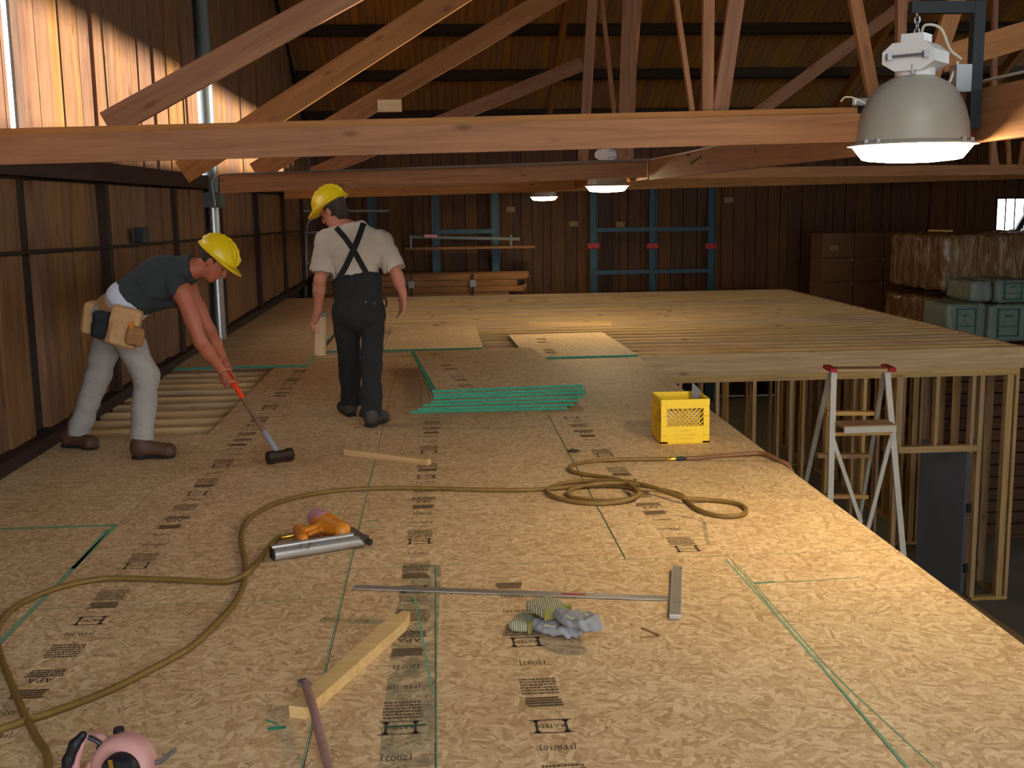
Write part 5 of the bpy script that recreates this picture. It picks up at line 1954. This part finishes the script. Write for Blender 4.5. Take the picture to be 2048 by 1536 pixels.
# jeans
j = Body(lo, hi, 0.0065)
j.ell(pel, (0.148, 0.172, 0.158), k=0.03)
j.cap(pel, wai, 0.138, 0.132, k=0.04, sq=(sd_, 1.25))
for h_, k_, a_ in ((rh, rk, ra), (lh, lk, la)):
    j.cap(h_, k_, 0.108, 0.080, k=0.05).cap(k_, k_ + (a_ - k_) * .5, 0.080, 0.074, k=0.03).cap(k_ + (a_ - k_) * .5, a_ + (a_ - k_) * 0.04, 0.074, 0.074, k=0.02)
j.cut(wai - nv(che - pel) * 0.005, nv(che - pel))
for h_, k_, a_ in ((rh, rk, ra), (lh, lk, la)):
    pass
j.cut(V((0, 0, min(ra.z, la.z) - 0.035)), (0, 0, -1))
j.wrinkle(0.0035, 22, 5).wrinkle(0.0018, 60, 6)
j.out('jeans', 'jeans', wk)
# undershirt band at the small of the back
ub = Body(lo, hi, 0.0065)
ub.cap(pel, wai, 0.1415, 0.138, k=0.0, sq=(sd_, 1.26)).cap(wai, che, 0.138, 0.140, k=0.03, sq=(sd_, 1.26))
ax_t = nv(che - pel)
ub.cut(wai + ax_t * 0.085, ax_t).cut(wai - ax_t * 0.05, -ax_t)
ub.out('undershirt', 'under_white', wk)
s = Body(lo, hi, 0.0065)
s.cap(wai + ax_t * 0.03, che, 0.143, 0.152, k=0.04, sq=(sd_, 1.28)).cap(che, nkb, 0.148, 0.095, k=0.05, sq=(sd_, 1.38))
s.cap(che + V((-0.06, 0, -0.06)), che + V((0.05, 0, -0.09)), 0.10, 0.09, k=0.06, sq=(sd_, 1.2))
for sh_ in (rs_, ls_):
    s.cap(che + (sh_ - che) * 0.3 + V((0, 0, 0.02)), sh_ + V((-0.03, 0, 0.03)), 0.092, 0.070, k=0.05)
s.cut(wai + ax_t * 0.045, -ax_t)
s.cut(nkb + nv(hc - nkb) * 0.035, nv(hc - nkb) + V((0.2, 0, -.1)))
for sh_, e_ in ((rs_, re_), (ls_, le_)):
    d_ = nv(e_ - sh_)
    s.cap(sh_ + V((0.035, -0.04 if sh_ is rs_ else 0.04, -0.02)), e_, 0.074, 0.07, op='s')
s.wrinkle(0.004, 20, 8).wrinkle(0.002, 55, 1)
s.out('shirt', 'shirt_dark', wk)
# tool belt with pouches
tb = Body(lo, hi, 0.006)
bc = pel + ax_t * 0.035
tb.cap(bc - ax_t * .3, bc + ax_t * .3, 0.166, 0.162, k=0, sq=(sd_, 1.16))
tb.cut(bc + ax_t * 0.03, ax_t).cut(bc - ax_t * 0.03, -ax_t)
blt = tb.out('tool_belt', 'leather', wk)


def pouch(name, c, half, tilt, mat, parent):
    B_ = np.array(Matrix.Rotation(tilt, 3, 'Y'))
    pb = Body(c - V((.2, .2, .2)), c + V((.2, .2, .2)), 0.006)
    pb.rbox(c, half, B_, 0.022, k=0)
    pb.rbox(c + V((0, -0.02, -half[2] * 0.35)), (half[0] * 0.92, half[1] * 1.05, half[2] * 0.6), B_, 0.022, k=0.015)
    pb.wrinkle(0.003, 40, 2)
    return pb.out(name, mat, parent)


p1 = pouch('large_pouch', A(249, 654, 7.19), (0.092, 0.045, 0.125), 0.30, 'canvas', blt)
pouch('small_pouch', A(270, 672, 7.135), (0.055, 0.03, 0.06), 0.30, 'leather', blt)
pouch('black_pouch', A(203, 648, 7.25), (0.055, 0.04, 0.085), 0.15, 'pouch_black', blt)
pouch('rear_pouch', A(184, 634, 7.46), (0.04, 0.10, 0.10), 0.2, 'canvas', blt)
q = A(263, 650, 7.10)
box('pencil_stub', q - V((.012, .01, .02)), q + V((.012, .01, .02)), 'orange', blt)
boot(wk, gp(263, 918), gp(357, 915), ra, lo, hi, 'boot')
boot(wk, gp(127, 893), gp(197, 901), la, V((-2.75, 7.0, -0.02)), hi, 'boot')

# ------------------------------------------------------------------ worker walking away with a board
YB = 8.2
lh, rh = A(692, 628, YB), A(742, 628, YB)
lk, la = A(699, 728, 8.42), A(704, 812, 8.63)
rk, ra = A(743, 728, 8.14), A(741, 830, 8.12)
pel = A(717, 612, YB)
wai = A(714, 563, YB)
che = A(708, 500, YB + .01)
nkb = A(695, 452, YB + .02)
hc = A(666, 421, YB + .05)
ls_, rs_ = A(652, 482, YB), A(763, 484, YB)
le_, re_ = A(640, 560, YB - .02), A(793, 550, YB - .04)
lw, rw = A(636, 622, YB + .06), A(806, 590, YB - .02)
wk2 = empty('person', (pel.x, YB, 0), 'person in a white t-shirt and black bib overalls walking away with a board', 'person')
lo, hi = V((-1.15, 7.75, -0.02)), V((0.05, 8.75, 1.85))
# board carried in the left hand
bt, bb_ = A(641, 624, YB + .10), A(639, 709, YB + .16)
bd_ = nv(bb_ - bt)
brd = bar('carried_board', bt, bb_, 0.038, 0.082, 'pinewood', None, up=(1, 0.25, 0))
tag(brd, 'short pale board carried in the walking worker left hand', 'board')
q = bt + bd_ * 0.02
bar('green_end', bt + bd_ * 0.0 - bd_ * 0.001, bt + bd_ * 0.035, 0.0395, 0.0835, 'bale', brd, up=(1, 0.25, 0))

b = Body(lo, hi, 0.0065)
fr_ = (1, 0, 0)
b.cap(pel + V((0, 0, -.02)), wai, 0.108, 0.092, k=0.04, sq=(fr_, 1.4)).cap(wai, che, 0.092, 0.116, k=0.05, sq=(fr_, 1.4)).cap(che, nkb - V((0, 0, .03)), 0.112, 0.07, k=0.05, sq=(fr_, 1.7))
b.cap(nkb - V((0, 0, .03)), hc - V((0, 0, 0.05)), 0.060, 0.056, k=0.04)
for s_, e_, w_ in ((ls_, le_, lw), (rs_, re_, rw)):
    b.cap(che + (s_ - che) * .4, s_, 0.07, 0.062, k=0.05)
    b.cap(s_, e_, 0.055, 0.042, k=0.03).cap(e_, e_ + (w_ - e_) * .35, 0.042, 0.042, k=0.02).cap(e_ + (w_ - e_) * .3, w_, 0.042, 0.028, k=0.02)
for h_, k_, a_ in ((lh, lk, la), (rh, rk, ra)):
    b.cap(h_, k_, 0.084, 0.058, k=0.03).cap(k_, k_ + (a_ - k_) * .35, 0.056, 0.056, k=0.02).cap(k_ + (a_ - k_) * .3, a_, 0.055, 0.042, k=0.02)
open_hand(b, rw, V((-0.05, 0.06, -1)), V((-0.55, -0.35, 0)), 1)
# left hand pinches the board's outer edge
gpt = A(632, 655, YB + .125)
b.cap(lw, gpt + V((-.012, -0.01, .035)), 0.028, 0.03, k=0.02)
b.rbox(gpt + V((-.020, 0.0, .005)), (0.014, 0.036, 0.042), [[1, 0, 0], [0, 1, 0], [0, 0, 1]], 0.013, k=0.015)
for i in range(4):
    q = gpt + V((-.022, 0.036, 0.020 - 0.021 * i))
    finger(b, [q, q + V((0.02, 0.014, -0.004)), q + V((0.045, 0.010, -0.008)), q + V((0.062, 0.004, -0.012))], 0.0098, 0.008)
finger(b, [gpt + V((-.018, -0.03, .02)), gpt + V((-0.002, -0.036, -0.012)), gpt + V((0.022, -0.034, -0.032))], 0.0125, 0.0095)
hf, hu = V((-0.80, 0.42, -0.52)), V((-0.36, 0.12, 0.92))
Lh, Bh = head(b, hc, hf, hu, 1.0)
b.out('body', 'skin', wk2)
eyes(Lh, wk2)
hb_ = Body(hc - V((.2, .2, .25)), hc + V((.2, .2, .2)), 0.005)
hb_.ell(Lh(-0.018, 0, 0.030), (0.102, 0.086, 0.094), Bh, k=0)
hb_.ell(Lh(-0.055, 0, -0.045), (0.055, 0.066, 0.055), Bh, k=0.02)
hb_.cut(Lh(0.012, 0, 0), nv(hf) - nv(hu) * 0.2)
hb_.wrinkle(0.003, 70, 3)
hb_.out('hair', 'hair', wk2)
hard_hat(wk2, Lh(0.0, 0, 0.004), hf, hu, hc - V((.3, .28, .28)), hc + V((.3, .28, .3)))
s = Body(lo, hi, 0.0065)
s.cap(wai - V((0, 0, .05)), che, 0.108, 0.138, k=0.04, sq=(fr_, 1.4)).cap(che, nkb - V((0, 0, .02)), 0.132, 0.086, k=0.05, sq=(fr_, 1.7))
for s_, e_ in ((ls_, le_), (rs_, re_)):
    s.cap(che + (s_ - che) * .4, s_, 0.088, 0.078, k=0.05)
    s.cap(s_, s_ + (e_ - s_) * .8, 0.076, 0.086, k=0.03)
s.cut(nkb + V((0, 0, 0.012)), nkb * 0 + V((-0.25, 0.15, 1)))
s.cut(V((0, 0, wai.z - 0.035)), (0, 0, -1))
for s_, e_ in ((ls_, le_), (rs_, re_)):
    # sleeve hems
    d_ = nv(e_ - s_)
    hem = s_ + (e_ - s_) * 0.66
    s.cap(hem + d_ * 0.10, hem + d_ * 0.40, 0.10, 0.10, op='s')
    s.cap(e_, e_ + d_ * 0.02, 0.06, 0.06, op='s')
s.wrinkle(0.004, 18, 4).wrinkle(0.0025, 48, 2)
s.out('t_shirt', 'shirt_white', wk2)
o = Body(lo, hi, 0.0065)
o.cap(pel + V((0, 0, -.03)), wai + V((0, 0, .03)), 0.134, 0.126, k=0.04, sq=(fr_, 1.38))
o.ell(pel + V((0, -0.03, -0.05)), (0.172, 0.15, 0.13), k=0.03)
for h_, k_, a_ in ((lh, lk, la), (rh, rk, ra)):
    o.cap(h_ + V((0, 0, -.03)), k_, 0.102, 0.078, k=0.03).cap(k_, a_ + V((0, 0, 0.0)), 0.078, 0.082, k=0.02)
o.cut(wai + V((0, 0, 0.03)), V((-0.12, 0.25, 1)))
o.cut(V((0, 0, min(la.z, ra.z) + 0.012)), (0, 0, -1))
o.cap(A(722, 668, 8.15), A(722, 900, 8.2), 0.008, 0.012, op='s', sq=((0, 1, 0), 12))
o.wrinkle(0.004, 20, 9).wrinkle(0.002, 60, 3)
ov = o.out('bib_overalls', 'overall', wk2)


def strap(px, wd):
    """webbing lying on the back of the shirt"""
    pts = []
    for x_, y_ in px:
        pts.append((x_, y_))
    P, N = [], []
    for i in range(len(pts) - 1):
        for k in range(6):
            t_ = k / 6
            P.append((pts[i][0] * (1 - t_) + pts[i + 1][0] * t_, pts[i][1] * (1 - t_) + pts[i + 1][1] * t_))
    P.append(pts[-1])
    dg = bpy.context.evaluated_depsgraph_get()
    return P


def drape(obj_list, px, wd, mat, parent, name):
    from mathutils.bvhtree import BVHTree
    bpy.context.view_layer.update()
    trees = []
    for ob in obj_list:
        mw = WLOC[ob.name]
        trees.append(BVHTree.FromPolygons([mw @ v.co for v in ob.data.vertices], [tuple(p.vertices) for p in ob.data.polygons]))
    ln = []
    for i in range(len(px) - 1):
        for k in range(8):
            t_ = k / 8
            ln.append((px[i][0] * (1 - t_) + px[i + 1][0] * t_, px[i][1] * (1 - t_) + px[i + 1][1] * t_))
    ln.append(px[-1])
    rows = []
    for i, (x_, y_) in enumerate(ln):
        a_ = ln[max(0, i - 1)]
        c_ = ln[min(len(ln) - 1, i + 1)]
        tx, ty = c_[0] - a_[0], c_[1] - a_[1]
        l_ = math.hypot(tx, ty)
        nx, ny = -ty / l_ * wd / 2, tx / l_ * wd / 2
        row = []
        for s_ in (-1, -0.33, 0.33, 1):
            p = yp(x_ + nx * s_, y_ + ny * s_, YB - 0.6)
            best = None
            for tr in trees:
                h = tr.ray_cast(p, V((0, 1, 0)))
                if h[0] is not None and (best is None or h[0].y < best.y):
                    best = h[0]
            if best is None:
                best = V((p.x, YB, p.z))
            # slide back onto the sight line's x and z at that depth
            q = yp(x_ + nx * s_, y_ + ny * s_, best.y)
            h = None
            for tr in trees:
                hh = tr.ray_cast(V((q.x, YB - .6, q.z)), V((0, 1, 0)))
                if hh[0] is not None and (h is None or hh[0].y < h.y):
                    h = hh[0]
            row.append((h if h is not None else q) + V((0, -0.005, 0)))
        my = sum(r_.y for r_ in row) / 4
        row = [V((r_.x, min(r_.y, my), r_.z)) for r_ in row]
        rows.append(row)
    vs, fs = [], []
    for row in rows:
        vs += row
        vs += [r_ + V((0, 0.012, 0)) for r_ in row]
    for i in range(len(rows) - 1):
        for k in range(3):
            fs.append((i * 8 + k, i * 8 + k + 1, i * 8 + 8 + k + 1, i * 8 + 8 + k))
            fs.append((i * 8 + 4 + k, i * 8 + 8 + 4 + k, i * 8 + 8 + 5 + k, i * 8 + 5 + k))
        fs.append((i * 8, i * 8 + 8, i * 8 + 12, i * 8 + 4))
        fs.append((i * 8 + 3, i * 8 + 7, i * 8 + 15, i * 8 + 11))
    at_base(name, vs, fs, mat, parent)


shirt = bpy.data.objects['t_shirt']
drape([shirt, ov], [(672, 455), (690, 475), (708, 501), (724, 530), (737, 552)], 11, 'strap', wk2, 'suspender')
drape([shirt, ov], [(728, 446), (718, 474), (706, 502), (692, 532), (676, 560)], 12, 'strap', wk2, 'suspender')
q = A(732, 603, 8.0)
for (x_, y_, nm, mt, r_) in ((732, 603, 'rivet', 'white_paint', 0.006), (750, 605, 'pocket_patch', 'boot', 0.022)):
    drape([ov], [(x_ - r_ / .0036 * .5, y_), (x_ + r_ / .0036 * .5, y_ + .5)], r_ / .0036, mt, ov, nm)
mb = MB()
q = A(768, 602, 8.17)
mb.tube(spline([q + V((-.03, 0, .01)), q + V((.012, 0, .018)), q + V((.014, 0, -.035)), q + V((-.02, 0, -.045))], 5), 0.006, 8)
mb.out('hammer_loop', 'overall', ov, True)
dsh = V((0.03, 0.265, 0))
h0 = gp(705, 834)
boot(wk2, h0, h0 + V((-0.10, 0.265, 0)), la, lo, V((0.05, 9.0, 1.0)), 'boot_dark')
h0 = gp(736, 858)
boot(wk2, h0 + V((0, 0, 0.012)), h0 + V((0.12, 0.25, 0)), ra, lo, V((0.05, 9.0, 1.0)), 'boot_dark')
